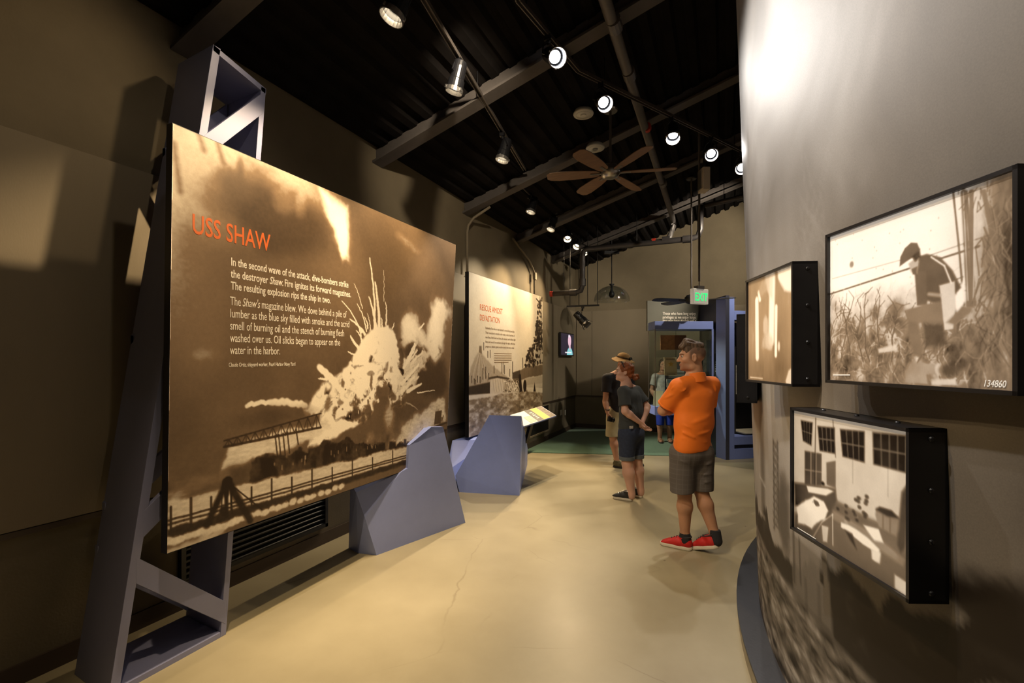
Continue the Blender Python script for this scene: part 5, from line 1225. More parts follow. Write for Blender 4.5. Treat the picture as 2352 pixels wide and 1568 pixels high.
# things shown in it: each a separate exhibit standing on the tray or shelf
def easel(name, label, cat, p, w, h, m, sub=(), lean=.10, yaw=0.0):
    o = thing(name, label, cat, p, group=None); ex_ = cw(math.cos(yaw), math.sin(yaw)).normalized(); nn = V(ex_.y, -ex_.x, 0); up = (V(0, 0, 1) - nn * lean).normalized(); b = Vector(p) - ex_ * w / 2
    MB().prism([b, b + ex_ * w, b + ex_ * w + up * h, b + up * h], -nn * .012).build('sheet', m, o)
    for nm, a0, a1, c0, c1, mm in sub:
        MB().prism([b + ex_ * (w * a0) + up * (h * c0) + nn * .001, b + ex_ * (w * a1) + up * (h * c0) + nn * .001, b + ex_ * (w * a1) + up * (h * c1) + nn * .001, b + ex_ * (w * a0) + up * (h * c1) + nn * .001], nn * .002).build(nm, mm, o)
    MB().bar(b + ex_ * w / 2 - nn * .012 + up * h * .6, b + ex_ * w / 2 - nn * (.05 + h * .12), .02, .006).build('strut', M_BLACK, o)
    return o
def dpos(px, py, d): return at_d(px, py, d)
M_TAN = mat('tan_paper', (.55, .40, .24), .6, var=.06); M_ORNG = mat('faded_orange', (.42, .17, .06), .6, var=.35, scale=14); M_STAR = mat('star_gold', (.50, .28, .06), .5, var=.1); M_SKY = mat('pale_blue_silk', (.30, .45, .62), .5, var=.05)
pst = easel('poster', 'tan poster with a gold star inside the showcase', 'poster', dpos(1541, 862, 8.2) * 1.0, .22, .32, M_TAN, (('headline', .15, .85, .84, .93, M_BROWNINK), ('foot_line', .15, .85, .05, .10, M_BROWNINK)))
sc = dpos(1541, 836, 8.165); s5 = []
for k in range(10):
    a = math.pi / 2 + k * math.pi / 5; r = .055 if k % 2 == 0 else .024; s5.append(sc + cw(r * math.cos(a), 0) + V(0, 0, r * math.sin(a)))
MB().prism(s5, cw(0, -.003)).build('star', M_STAR, pst)
easel('framed_picture', 'orange and brown faded picture high in the showcase', 'picture', dpos(1547, 803, 8.36), .46, .26, M_ORNG, (('dark_half', .55, .99, .02, .98, mat('rust_brown', (.20, .07, .035), .6, var=.3)),), .02)
easel('text_board', 'dark grey text board standing in the showcase', 'sign', dpos(1568, 930, 8.36), .62, .72, mat('slate_card', (.06, .06, .07), .5, var=.05), tuple(('text_line', .10, .55, .86 - .035 * k, .872 - .035 * k, M_PAPER) for k in range(6)), .02)
md = easel('medal_case', 'pale blue ribbon card with a small medal in the showcase', 'medal', dpos(1546, 890, 8.18), .21, .15, M_PAPER, (('ribbon', .05, .95, .58, .96, M_SKY),), .2)
MB().lathe([(.0, .008), (.018, .008), (.02, .004), (.02, 0)], Matrix.Translation(dpos(1546, 880, 8.14)) @ Matrix.Rotation(math.pi / 2, 4, 'X'), 14).build('medal', M_STAR, md)
easel('paper_sheet', 'cream paper sheet leaning in the left corner of the showcase', 'paper', dpos(1510, 936, 8.2), .16, .30, mat('cream_sheet', (.62, .57, .38), .6, var=.04), (), .3, -.5)
easel('map_print', 'grey and white print standing at the right of the showcase', 'print', dpos(1616, 930, 8.3), .12, 1.15, mat('grey_print', (.40, .37, .32), .6, var=.6, scale=9), (('dark_band', .0, .45, .0, .75, M_CARD),), .02)
# ================================================================ PEOPLE (implicit surfaces, polygonised)
def nv(v): v = np.array(v, float); return v / np.linalg.norm(v)
class S:
    """smooth union of tapered capsules / ellipsoids with optional cuts and folds"""
    def __init__(s): s.ops = []
    def cap(s, a, b, ra, rb, k=.02, lat=None, ks=1.0, cut=None): s.ops.append(('c', np.array(a, float), np.array(b, float), ra, rb, k, None if lat is None else nv(lat), ks, cut)); return s
    def ell(s, c, r, R=None, k=.02, sub=False): s.ops.append(('e', np.array(c, float), np.array(r, float), R, k, sub)); return s
    def cutp(s, p, n): s.ops.append(('p', np.array(p, float), nv(n))); return s          # keep the side the normal points away from
    def fold(s, a, b, amp, w): s.ops.append(('f', np.array(a, float), np.array(b, float), amp, w)); return s
    def wave(s, d, freq, amp, ph=0.0): s.ops.append(('w', nv(d) * freq, amp, ph)); return s
    def __call__(s, P):
        d = np.full(len(P), 1e3)
        for o in s.ops:
            if o[0] == 'c':
                _, a, b, ra, rb, k, lat, ks, cut = o; ab = b - a; L = ab @ ab + 1e-12
                t = np.clip(((P - a) @ ab) / L, 0, 1); q = P - a - t[:, None] * ab
                if lat is not None: q = q + np.outer((q @ lat) * (1 / ks - 1), lat)
                e = np.sqrt((q * q).sum(1)) - (ra + (rb - ra) * t)
                if cut is not None: e = np.maximum(e, (P - np.array(cut[0])) @ nv(cut[1]))
            elif o[0] == 'e':
                _, c, r, R, k, sub = o; q = P - c
                if R is not None: q = q @ R
                k0 = np.sqrt(((q / r) ** 2).sum(1)); k1 = np.sqrt(((q / (r * r)) ** 2).sum(1)) + 1e-9; e = k0 * (k0 - 1) / k1
                if sub:
                    h = np.clip(.5 - .5 * (d + e) / k, 0, 1); d = d + (-e - d) * h + k * h * (1 - h); continue
            elif o[0] == 'p': d = np.maximum(d, (P - o[1]) @ o[2]); continue
            elif o[0] == 'f':
                _, a, b, amp, w = o; ab = b - a; t = np.clip(((P - a) @ ab) / (ab @ ab), 0, 1); q = P - a - t[:, None] * ab
                d = d - amp * np.exp(-(q * q).sum(1) / (w * w)) * np.sin(np.pi * np.clip(t, .02, .98)) ; continue
            else: d = d + o[2] * np.sin(P @ o[1] + o[3]); continue
            h = np.clip(.5 + .5 * (e - d) / k, 0, 1); d = e + (d - e) * h - k * h * (1 - h)
            d = np.where(np.isfinite(d), d, 1e3)
        return d
def polygonise(fn, lo, hi, h):
    lo = np.array(lo, float); n = np.ceil((np.array(hi) - lo) / h / 8).astype(int) * 8
    nb = n // 8; g = np.stack(np.meshgrid(*[np.arange(k) for k in nb], indexing='ij'), -1).reshape(-1, 3)
    dc = fn(lo + (g * 8 + 4) * h); keep = np.abs(dc) < 8 * h * 1.75
    D = np.repeat(np.repeat(np.repeat(dc.reshape(nb), 8, 0), 8, 1), 8, 2).astype(np.float32)
    o8 = np.stack(np.meshgrid(*[np.arange(8)] * 3, indexing='ij'), -1).reshape(-1, 3)
    idx = (g[keep][:, None, :] * 8 + o8[None]).reshape(-1, 3)
    for i in range(0, len(idx), 400000):
        s = idx[i:i + 400000]; D[s[:, 0], s[:, 1], s[:, 2]] = fn(lo + s * h)
    ins = D < 0
    cs = [(a, b, c) for a in (0, 1) for b in (0, 1) for c in (0, 1)]
    cnt = sum(ins[a:n[0] - 1 + a, b:n[1] - 1 + b, c:n[2] - 1 + c].astype(np.int8) for a, b, c in cs)
    act = (cnt > 0) & (cnt < 8); ci = np.argwhere(act)
    vals = np.stack([D[ci[:, 0] + a, ci[:, 1] + b, ci[:, 2] + c] for a, b, c in cs], 1); cp = np.array(cs, float)
    acc = np.zeros((len(ci), 3)); num = np.zeros(len(ci))
    for i in range(8):
        for j in range(i + 1, 8):
            if np.abs(cp[i] - cp[j]).sum() != 1: continue
            m = (vals[:, i] < 0) != (vals[:, j] < 0); t = np.where(m, vals[:, i] / (vals[:, i] - vals[:, j] + 1e-12), 0)
            acc += np.where(m[:, None], cp[i] + t[:, None] * (cp[j] - cp[i]), 0); num += m
    verts = lo + (ci + acc / num[:, None]) * h
    vid = np.full(act.shape, -1, np.int64); vid[ci[:, 0], ci[:, 1], ci[:, 2]] = np.arange(len(ci)); quads = []
    for ax in range(3):
        sl0 = [slice(1, n[k] - 1) for k in range(3)]; sl0[ax] = slice(0, n[ax] - 1); sl1 = list(sl0); sl1[ax] = slice(1, n[ax])
        A, B = ins[tuple(sl0)], ins[tuple(sl1)]; e = np.argwhere(A != B); off = np.array([1, 1, 1]); off[ax] = 0; e = e + off
        u, v = [(1, 2), (2, 0), (0, 1)][ax]; du = np.zeros(3, int); dv = np.zeros(3, int); du[u] = 1; dv[v] = 1
        c = [e - du - dv, e - dv, e, e - du]; q = np.stack([vid[x[:, 0], x[:, 1], x[:, 2]] for x in c], 1)
        fl = ins[e[:, 0], e[:, 1], e[:, 2]]; q[~fl] = q[~fl][:, ::-1]; quads.append(q)
    q = np.concatenate(quads); return verts, q[(q >= 0).all(1)]
def sdf_obj(name, fn, lo, hi, h, material, parent, colour=None, smooth_it=0):
    v, q = polygonise(fn, lo, hi, h)
    me = bpy.data.meshes.new(name); me.vertices.add(len(v)); me.vertices.foreach_set('co', v.astype(np.float32).ravel())
    me.loops.add(q.size); me.loops.foreach_set('vertex_index', q.ravel().astype(np.int32)); me.polygons.add(len(q)); me.polygons.foreach_set('loop_start', np.arange(0, q.size, 4, dtype=np.int32))
    me.update(calc_edges=True); me.validate()
    if colour is not None:
        at = me.color_attributes.new('ink', 'FLOAT_COLOR', 'POINT'); rgba = np.ones((len(v), 4), np.float32); rgba[:, :3] = colour(v); at.data.foreach_set('color', rgba.ravel())
    return finish(name, me, material, parent, smooth=True, world=False)
def skin_mat():
    m = print_mat('skin', 0.55, 0, .35, .04); b = m.node_tree.nodes['Principled BSDF']
    b.inputs['Subsurface Weight'].default_value = .12; b.inputs['Subsurface Radius'].default_value = (.02, .008, .004); b.inputs['Subsurface Scale'].default_value = .3
    return m
M_SKIN = skin_mat()
def frame(f):                                           # columns: right, forward, up
    f = nv([f[0], f[1], 0]); return np.array([[f[1], f[0], 0], [-f[0], f[1], 0], [0, 0, 1]], float)
class Person:
    def __init__(s, name, label, X0, Y0, h):
        s.X0, s.Y0, s.h = X0, Y0, h; s.root = thing(name, label, 'person', cw(X0, Y0), TH); s.body = S(); s.head = None; s.skin = (.42, .21, .13)
    def J(s, px, py, y=0.0):
        Y = s.Y0 + y; return np.array([(px - CX) / F * Y - s.X0, y, CAMZ - (py - HY) / F * Y])
    def make_head(s, c, f, neck, sc=1.0, tilt=0.0, male=True):
        R = frame(f)
        if tilt: ca, sa = math.cos(tilt), math.sin(tilt); R = R @ np.array([[1, 0, 0], [0, ca, -sa], [0, sa, ca]])
        c = np.array(c); s.head = (c, R, sc); b = s.body
        T = lambda x, y, z: c + R @ (np.array([x, y, z]) * sc)
        E = lambda p, r, k=.02, sub=False: b.ell(T(*p), np.array(r) * sc, R, k, sub)
        b.cap(T(0, -.022, -.07), neck, .054 * sc, .062 * sc, .025)
        E((0, -.012, .034), (.0745, .097, .086)); E((0, .032, -.03), (.060, .062, .086), .03); E((0, .045, -.072), (.047, .046, .038), .02)
        E((0, .084, -.094), (.019, .016, .016), .02)
        E((0, .082, .030), (.050, .020, .012), .015)
        for sg in (-1, 1): E((sg * .043, .062, -.022), (.022, .026, .020), .015); E((sg * .047, .02, -.085), (.016, .03, .02), .02)
        for sg in (-1, 1): E((sg * .031, .098, .010), (.017, .016, .010), .010, True)
        b.cap(T(0, .090, .016), T(0, .114, -.026), .0075 * sc, .0125 * sc, .010)
        for sg in (-1, 1): E((sg * .011, .104, -.030), (.008, .010, .007), .006)
        E((0, .094, -.056), (.022, .010, .006), .006); E((0, .093, -.067), (.019, .010, .006), .005)
        for sg in (-1, 1):
            E((sg * .077, -.006, -.008), (.008, .021, .032), .006); E((sg * .083, -.002, -.004), (.006, .011, .019), .006, True)
        if male: b.cap(T(0, .012, -.115), T(0, .03, -.15), .02 * sc, .02 * sc, .02)
        s.T = T
    def torso(s, pel, wai, che, rp, rc, w, d, neck, sh):
        b = s.body; b.cap(pel, wai, d * .98, d * .88, .05, rp, w / d); b.cap(wai, che, d * .9, d * 1.0, .05, rc, w / d)
        for q in sh: b.cap(np.array(neck) + (np.array(q) - neck) * .15, q, .055, .058, .05)
    def arm(s, sh, el, wr, r=(.050, .040, .043, .028)):
        b = s.body; sh, el, wr = map(np.array, (sh, el, wr)); b.cap(sh, el, r[0], r[1], .03); m = el + (wr - el) * .28
        b.cap(el, m, r[1], r[2], .02); b.cap(m, wr, r[2], r[3], .02)
    def hand(s, wr, d, pn, curl=.35, side=1, sc=1.0, spread=1.0):
        """palm along d, palm facing pn; side=+1 puts the thumb at d x pn"""
        b = s.body; wr = np.array(wr); d = nv(d); pn = nv(np.array(pn) - d * np.dot(pn, d)); la = np.cross(d, pn) * side
        b.cap(wr, wr + d * .035 * sc, .024 * sc, .030 * sc, .012, pn, .62); b.cap(wr + d * .025 * sc, wr + d * .078 * sc, .032 * sc, .036 * sc, .012, pn, .42)
        for i, (o, L, r) in enumerate(((.028, .070, .0085), (.0095, .080, .0088), (-.0095, .075, .0086), (-.028, .058, .0078))):
            p = wr + d * (.086 - abs(o) * .25) * sc + la * o * sc; a = curl * (1 + .12 * i); dd = nv(d + la * o * 3.0 * spread)
            for seg, fr in enumerate((.45, .32, .25)):
                dd = nv(dd * math.cos(a * (.6 + .35 * seg)) + pn * math.sin(a * (.6 + .35 * seg))); q = p + dd * L * fr * sc; b.cap(p, q, r * sc, r * .93 * sc, .004); p = q
        t0 = wr + d * .028 * sc + la * .026 * sc; t1 = t0 + nv(d * .6 + la * .75 + pn * .35) * .042 * sc; t2 = t1 + nv(d * .9 + la * .25 + pn * .4) * .032 * sc
        b.cap(t0, t1, .014 * sc, .011 * sc, .010); b.cap(t1, t2, .0108 * sc, .009 * sc, .004)
    def leg(s, hip, kn, an, r=(.085, .056, .059, .037), toe=None):
        b = s.body; hip, kn, an = map(np.array, (hip, kn, an)); b.cap(hip, kn, r[0], r[1], .04); m = kn + (an - kn) * .32
        back = nv(np.cross(nv(an - kn), [1, 0, 0])); b.cap(kn, m, r[1], r[2], .02); b.cap(m, an, r[2], r[3], .03); b.cap(an, an - np.array([0, 0, .03]), r[3], r[3], .02)
    def build_body(s, lo, hi, colour=None):
        base = np.array(s.skin)
        def col(P):
            c = np.tile(base, (len(P), 1)); c *= (1 + .10 * np.sin(P[:, :1] * 37 + P[:, 2:] * 23))
            if colour: c = colour(P, c)
            return c
        o = sdf_obj('body', s.body, lo, hi, s.h, M_SKIN, s.root, col)
        if s.head:                                       # eyes
            for sg in (-1, 1):
                p = s.T(sg * .031, .0785, .010); mb = MB(); M = Matrix.Translation(Vector(p)) @ Matrix([list(r) for r in s.head[1]]).to_4x4()
                mb.lathe([(.012 * math.sin(t), .012 * math.cos(t)) for t in np.linspace(0, math.pi, 9)], M @ Matrix.Rotation(-math.pi / 2, 4, 'X'), 14, cap=False)
                e = mb.build('eye', mat('eye_white', (.34, .29, .26), .3, var=.02), s.root, smooth=True, world=False)
                mb = MB().lathe([(.0001, .0126), (.0060, .0114), (.0075, .0100)], M @ Matrix.Rotation(-math.pi / 2, 4, 'X'), 12, cap=False); mb.build('iris', mat('dark_iris', (.03, .02, .012), .15, var=.05), e, world=False)
        return o
    def cloth(s, name, sd, lo, hi, m, h=None, colour=None): return sdf_obj(name, sd, lo, hi, h or s.h, m, s.root, colour)
    def shoe(s, heel, d, m, sole_m, L=.28, pitch=0.0, lace_m=None, h=.005, w=.047):
        """heel: ground point under the back of the sole; d: pointing direction"""
        d = nv([d[0], d[1], 0]); la = np.array([d[1], -d[0], 0]); up = np.array([0, 0, 1.0]); cp, sp = math.cos(pitch), math.sin(pitch)
        f = d * cp - up * sp; u = up * cp + d * sp; heel = np.array(heel, float) + up * (L * .78 * sp); R = np.stack([la, f, u], 1)
        T = lambda x, y, z: heel + R @ np.array([x, y, z])
        up_ = S(); up_.cap(T(0, .045, .052), T(0, .13, .052), w * .80, w * .82, .02, u, 1.15); up_.cap(T(0, .12, .052), T(0, L - .055, .040), w * .84, w * .80, .03, u, .88); up_.cap(T(0, .055, .07), T(0, .075, .13), .041, .046, .02)
        up_.ell(T(0, L - .055, .036), np.array([w * .86, .058, .034]), R, .02); up_.cutp(T(0, 0, .026), -u)
        up_.cutp(T(0, .05, .112), u * 1.0 + f * .12); up_.cutp(T(0, 0.12, .105), u * .9 + f * .45)
        lo = np.minimum(T(-.08, -.03, -.01), T(.08, L + .03, .16)) - .07; hi = np.maximum(T(-.08, -.03, -.01), T(.08, L + .03, .16)) + .07
        o = sdf_obj('shoe', up_, lo, hi, h, m, s.root)
        so = S(); so.cap(T(0, .045, .012), T(0, L - .052, .012), w * .88, w * 1.03, .01); so.cutp(T(0, 0, .030), u); so.cutp(T(0, 0, .0), -u)
        sdf_obj('sole', so, lo, hi, h, sole_m, o)
        if lace_m:
            c0 = T(0, .062, .110); MB().tube([Vector(c0 + R @ np.array([.040 * math.cos(a), .050 * math.sin(a), -.012 * math.sin(a) * .4])) for a in np.linspace(0, 2 * math.pi, 21)], .006, 6, cap=False).build('ankle_collar', lace_m, o, world=False)
            for k in range(4):
                y = .115 + .022 * k; z = .1135 - .0112 * k
                MB().tube([Vector(T(-.022, y - .004, z - .010)), Vector(T(0, y, z)), Vector(T(.022, y - .004, z - .010))], .0035, 6).build('lace', lace_m, o, world=False)
        return o
def sm(a, b, x): return sst(a, b, x)

# ---------------------------------------------------------------- man in the orange shirt
pm = Person('person', 'man in an orange polo shirt, grey shorts and red shoes, arms folded', 1.59, 4.05, .0055)
pm.skin = (.45, .235, .14)
neck = np.array([-.012, .0, 1.485]); shL = np.array([-.185, -.075, 1.418]); shR = np.array([.160, .085, 1.425])
elL = np.array([-.278, .035, 1.205]); elR = np.array([.175, .20, 1.19]); wrL = np.array([-.045, .245, 1.215]); wrR = np.array([-.13, .255, 1.27])
rc, rp = np.array([.95, .32, 0]), np.array([.84, .54, 0])
pm.make_head((-.040, -.005, 1.668), (-.97, .22), neck + np.array([0, .0, -.01]), 1.03, -.03)
pm.torso((-.03, 0, .93), (-.02, 0, 1.12), (-.015, .005, 1.33), rp, rc, .165, .098, neck, (shL, shR))
pm.arm(shL, elL, wrL, (.050, .043, .046, .030)); pm.arm(shR, elR, wrR, (.050, .043, .046, .030))
pm.hand(wrL, (.9, .12, .25), (-.1, -.9, .1), .35, 1); pm.hand(wrR, (-.85, -.30, .22), (.2, -.9, 0), .45, -1)
pm.leg((-.105, -.02, .88), (-.098, .012, .49), (-.085, .045, .13), (.088, .057, .062, .038)); pm.leg((.060, .04, .88), (.055, .035, .50), (.132, -.045, .175), (.088, .057, .062, .038))
Hc, HR, hs = pm.head
def man_col(P, c):
    q = (P - Hc) @ HR / hs; x, y, z = q.T; ins = (np.abs(z) < .16) & (np.hypot(x, y) < .14)
    def mixc(m, k): c[:] = c * (1 - m[:, None]) + np.array(k) * m[:, None]
    fade = sm(-.035, .02, z - .55 * np.maximum(y, 0) * 0 + .02 * np.sin(y * 40)) * sm(.045, .015, y) * ins * (1 - ((np.abs(x) > .073) & (np.hypot(y + .004, z + .006) < .036)))
    mixc(fade * .85, (.085, .05, .035))
    st = sm(-.028, -.055, z) * sm(.015, .045, y) * ins * sm(-.125, -.105, z); mixc(st * .5, (.13, .065, .045))
    mixc((np.hypot((np.abs(x) - .031) / .022, (z - .029) / .0045) < 1) * (y > .06) * ins * .85, (.06, .032, .02))
    mixc((np.hypot(x / .024, (z + .061) / .008) < 1) * (y > .07) * ins * .55, (.30, .09, .07))
    hl = (P[:, 2] < .5) * .12; mixc(hl, (.16, .08, .05)); return c
pm.build_body((-.42, -.22, -.02), (.36, .46, 1.82), man_col)
M_OR = mat('orange_polo', (.72, .155, .004), .72, var=.05, scale=9, bump=.06, bscale=420, sheen=.05)
shirt = S(); shirt.cap((-.040, .0, .90), (-.025, 0, 1.10), .122, .116, .05, rp, 1.58); shirt.cap((-.025, 0, 1.10), (-.012, .005, 1.325), .116, .122, .05, rc, 1.56)
for q in (shL, shR): shirt.cap(neck + (q - neck) * .10 - np.array([0, 0, .016]), q, .072, .068, .05)
uL = nv(elL - shL); uR = nv(elR - shR)
shirt.cap(shL, elL, .070, .076, .035, cut=(shL + uL * .205, uL)); shirt.cap(shR, elR, .070, .076, .035, cut=(shR + uR * .205, uR))
shirt.cutp((-.03, 0, .885), (.05, .10, -1)); shirt.cutp(neck + np.array([0, .0, .020]), (0.0, .08, 1))
J = pm.J
for (a, b, ya), (c, d, yb), am, w in (((1560, 905, -.16), (1600, 880, -.15), .012, .012), ((1548, 940, -.14), (1580, 915, -.16), .010, .012), ((1548, 965, -.13), (1600, 990, -.17), .010, .014), ((1550, 985, -.13), (1612, 1012, -.16), .010, .013), ((1560, 1005, -.13), (1640, 1018, -.08), .008, .012), ((1600, 1000, -.16), (1648, 985, -.05), .010, .014), ((1585, 975, -.17), (1640, 950, -.07), .007, .018), ((1530, 905, -.1), (1550, 885, -.13), .007, .010), ((1524, 915, -.06), (1548, 905, -.12), .008, .010), ((1642, 880, -.02), (1652, 915, 0), .010, .014), ((1547, 1000, -.12), (1556, 1020, -.13), .008, .012), ((1620, 1022, -.13), (1645, 1005, -.05), .008, .010)):
    shirt.fold(J(a, b, ya), J(c, d, yb), am, w)
shirt.wave((.35, .1, 1), 21, .0022); shirt.wave((.9, .2, -.5), 27, .0016, 1.0)
pm.cloth('polo_shirt', shirt, (-.42, -.22, .84), (.34, .36, 1.54), M_OR, .006)
# collar: a folded band round the neck
cb_ = S(); cb_.cap(neck + np.array([0, -.002, -.03]), neck + np.array([.0, -.004, .055]), .099, .078, .01); cb_.cutp(neck + np.array([0, 0, .040]), (-.08, .22, 1)); cb_.cutp(neck - np.array([0, 0, .016]), (.05, .12, -1))
cn = S(); cn.cap(neck + np.array([0, -.002, -.10]), neck + np.array([.0, -.004, .12]), .086, .064, .01)
collar = lambda P: np.maximum(cb_(P), -cn(P))
pm.cloth('collar', collar, (-.16, -.15, 1.40), (.14, .15, 1.58), M_OR, .0045)
cuff = S(); cuff.cap(shL + uL * .187, shL + uL * .203, .0775, .0785, .01, cut=(shL + uL * .205, uL)); cuff.cutp(shL + uL * .187, -uL); pm.cloth('sleeve_cuff', cuff, (-.42, -.14, 1.12), (-.12, .14, 1.40), M_OR, .005)
def plaid():
    m = mat('grey_plaid', (.095, .082, .078), .85, bump=.08, bscale=500); nt = m.node_tree; b = nt.nodes['Principled BSDF']; tc = nt.nodes.new('ShaderNodeTexCoord'); mx = None
    sep = nt.nodes.new('ShaderNodeSeparateXYZ'); nt.links.new(tc.outputs['Object'], sep.inputs[0]); prev = None
    for ax, fr in ((0, 150), (2, 150)):
        mu = nt.nodes.new('ShaderNodeMath'); mu.operation = 'MULTIPLY'; mu.inputs[1].default_value = fr; nt.links.new(sep.outputs[ax], mu.inputs[0])
        si = nt.nodes.new('ShaderNodeMath'); si.operation = 'SINE'; nt.links.new(mu.outputs[0], si.inputs[0]); gt = nt.nodes.new('ShaderNodeMath'); gt.operation = 'GREATER_THAN'; gt.inputs[1].default_value = .93; nt.links.new(si.outputs[0], gt.inputs[0])
        if prev is None: prev = gt
        else:
            ad = nt.nodes.new('ShaderNodeMath'); ad.operation = 'MAXIMUM'; nt.links.new(prev.outputs[0], ad.inputs[0]); nt.links.new(gt.outputs[0], ad.inputs[1]); prev = ad
    mi = nt.nodes.new('ShaderNodeMix'); mi.data_type = 'RGBA'; mi.inputs[6].default_value = (.090, .077, .072, 1); mi.inputs[7].default_value = (.112, .098, .094, 1); nt.links.new(prev.outputs[0], mi.inputs[0]); nt.links.new(mi.outputs[2], b.inputs['Base Color'])
    return m
sho = S(); sho.cap((-.042, .0, .90), (-.045, 0, .84), .112, .122, .03, rp, 1.55)
kL, kR = np.array([-.125, .0, .50]), np.array([.062, .035, .50])
sho.cap((-.125, -.01, .84), kL, .112, .100, .035); sho.cap((.050, .035, .84), kR, .112, .092, .035); sho.cutp((-.03, 0, .515), (.03, .02, -1)); sho.cutp((0, 0, .945), (0, 0, 1))
for (a, b, ya), (c, d, yb), am, w in (((1590, 1050, -.15), (1596, 1120, -.1), -.014, .014), ((1545, 1050, -.13), (1585, 1070, -.15), .008, .014), ((1612, 1075, -.12), (1638, 1060, -.05), .010, .014), ((1605, 1095, -.1), (1636, 1085, -.04), .009, .012), ((1610, 1112, -.1), (1634, 1104, -.04), .009, .012), ((1540, 1085, -.1), (1560, 1110, -.12), .007, .014)):
    sho.fold(J(a, b, ya), J(c, d, yb), am, w)
sho.wave((.3, .5, 1), 33, .0018)
pm.cloth('shorts', sho, (-.34, -.24, .48), (.28, .26, .98), plaid(), .006)
M_HAIR = mat('ash_brown_hair', (.11, .072, .048), .6, var=.75, scale=55, stretch=(1, 1, .25), bump=.6, bscale=160, spec=.2)
hair = S(); T = pm.T
hair.ell(T(0, .0, .062), np.array([.070, .098, .070]) * hs, HR, .01); hair.cutp(T(0, .075, .060), HR @ np.array([0, .62, -.8])); hair.cutp(T(0, -.02, .046), HR @ np.array([0, -.42, -1]))
for i in range(9):
    t = i / 8; e = abs(t - .5); m_ = T(-.048 + .096 * t + .006 * (i % 2), .045, .136 - .035 * e + .006 * (i % 3)); hair.cap(T(-.048 + .096 * t, .088 - .02 * e, .092 - .02 * e), m_, .013, .018, .012); hair.cap(m_, T(-.05 + .1 * t, -.078, .105 - .03 * e), .018, .012, .012)
hair.wave(HR @ np.array([1, .25, .3]), 190, .0030); hair.wave(HR @ np.array([.3, 1, .2]), 70, .0030)
pm.cloth('hair', hair, Hc - .17, Hc + .18, M_HAIR, .004)
M_REDSH = mat('red_knit', (.50, .012, .010), .6, var=.15, scale=30, bump=.3, bscale=300); M_SOLEW = mat('cream_rubber', (.55, .50, .40), .6, var=.06); M_SOCK = mat('black_sock', (.014, .014, .018), .9, var=.2, bump=.2, bscale=300); M_LACE = mat('dark_lace', (.02, .016, .018), .7, var=.1)
pm.shoe((-.030, .005, 0), (-.82, .57), M_REDSH, M_SOLEW, .285, 0, M_LACE); pm.shoe((.150, -.105, 0), (-.68, .74), M_REDSH, M_SOLEW, .285, .30, M_LACE)
for p, q in (((-.085, .045, .145), (-.078, .043, .075)), ((.134, -.052, .205), (.140, -.068, .115))):
    sk = S(); sk.cap(p, q, .0445, .0495, .01); sk.cutp(p, (0, 0, 1)); pm.cloth('sock', sk, np.minimum(p, q) - .07, np.maximum(p, q) + .07, M_SOCK, .005)

# ---------------------------------------------------------------- woman with her hands behind her back
pw = Person('person', 'red-haired woman in a charcoal shirt and denim shorts, hands behind her back', 1.388, 5.53, .0055)
pw.skin = (.56, .33, .25); J = pw.J
neck = np.array([-.045, -.005, 1.335]); shL = np.array([-.105, -.125, 1.275]); shR = np.array([.105, .125, 1.268])
elL = J(1436, 944, -.19); wrL = J(1470, 970, -.155); elR = J(1486, 934, .06); wrR = J(1475, 970, -.105)
rr = np.array([.64, .77, 0])
pw.make_head((-.066, .0, 1.503), (-.985, .17), neck, .94, .05, male=False)
pw.torso((.0, 0, .86), (.01, 0, 1.03), (.0, .0, 1.20), rr, rr, .150, .098, neck, (shL, shR))
pw.arm(shL, elL, wrL, (.046, .040, .041, .026)); pw.arm(shR, elR, wrR, (.046, .040, .041, .026))
pw.hand(wrL, J(1492, 992, -.15) - wrL, (.35, .6, .4), .30, -1, .93); pw.hand(wrR, J(1486, 986, -.15) - wrR, (.5, -.5, .5), .45, 1, .93)
pw.leg((-.045, -.06, .80), (-.045, -.045, .44), (.005, -.05, .085), (.092, .062, .066, .040)); pw.leg((.075, .065, .80), (.095, .06, .44), (.148, .085, .085), (.092, .062, .066, .040))
Hc, HR, hs = pw.head
def wom_col(P, c):
    q = (P - Hc) @ HR / hs; x, y, z = q.T; ins = (np.abs(z) < .14) & (np.hypot(x, y) < .14)
    def mixc(m, k): c[:] = c * (1 - m[:, None]) + np.array(k) * m[:, None]
    mixc((np.hypot((np.abs(x) - .031) / .021, (z - .029) / .004) < 1) * (y > .06) * ins * .7, (.16, .07, .035)); mixc((np.hypot(x / .022, (z + .061) / .009) < 1) * (y > .07) * ins * .6, (.42, .12, .10)); return c
pw.build_body((-.36, -.36, -.02), (.34, .36, 1.66), wom_col)
M_TEE = mat('charcoal_tee', (.034, .040, .044), .85, var=.12, scale=8, bump=.08, bscale=400)
sh = S(); sh.cap((-.005, 0, .87), (.015, -.01, 1.04), .122, .116, .05, rr, 1.40); sh.cap((.015, -.01, 1.04), (.0, .0, 1.20), .118, .116, .05, rr, 1.42)
for q in (shL, shR): sh.cap(neck + (q - neck) * .12 - np.array([0, 0, .018]), q, .066, .062, .04)
uL = nv(elL - shL); uR = nv(elR - shR); sh.cap(shL, elL, .066, .074, .03, cut=(shL + uL * .165, uL)); sh.cap(shR, elR, .066, .074, .03, cut=(shR + uR * .165, uR))
sh.cutp((0, 0, .815), (0, 0, -1)); sh.cutp(neck + np.array([0, 0, .016]), (-.22, .08, 1))
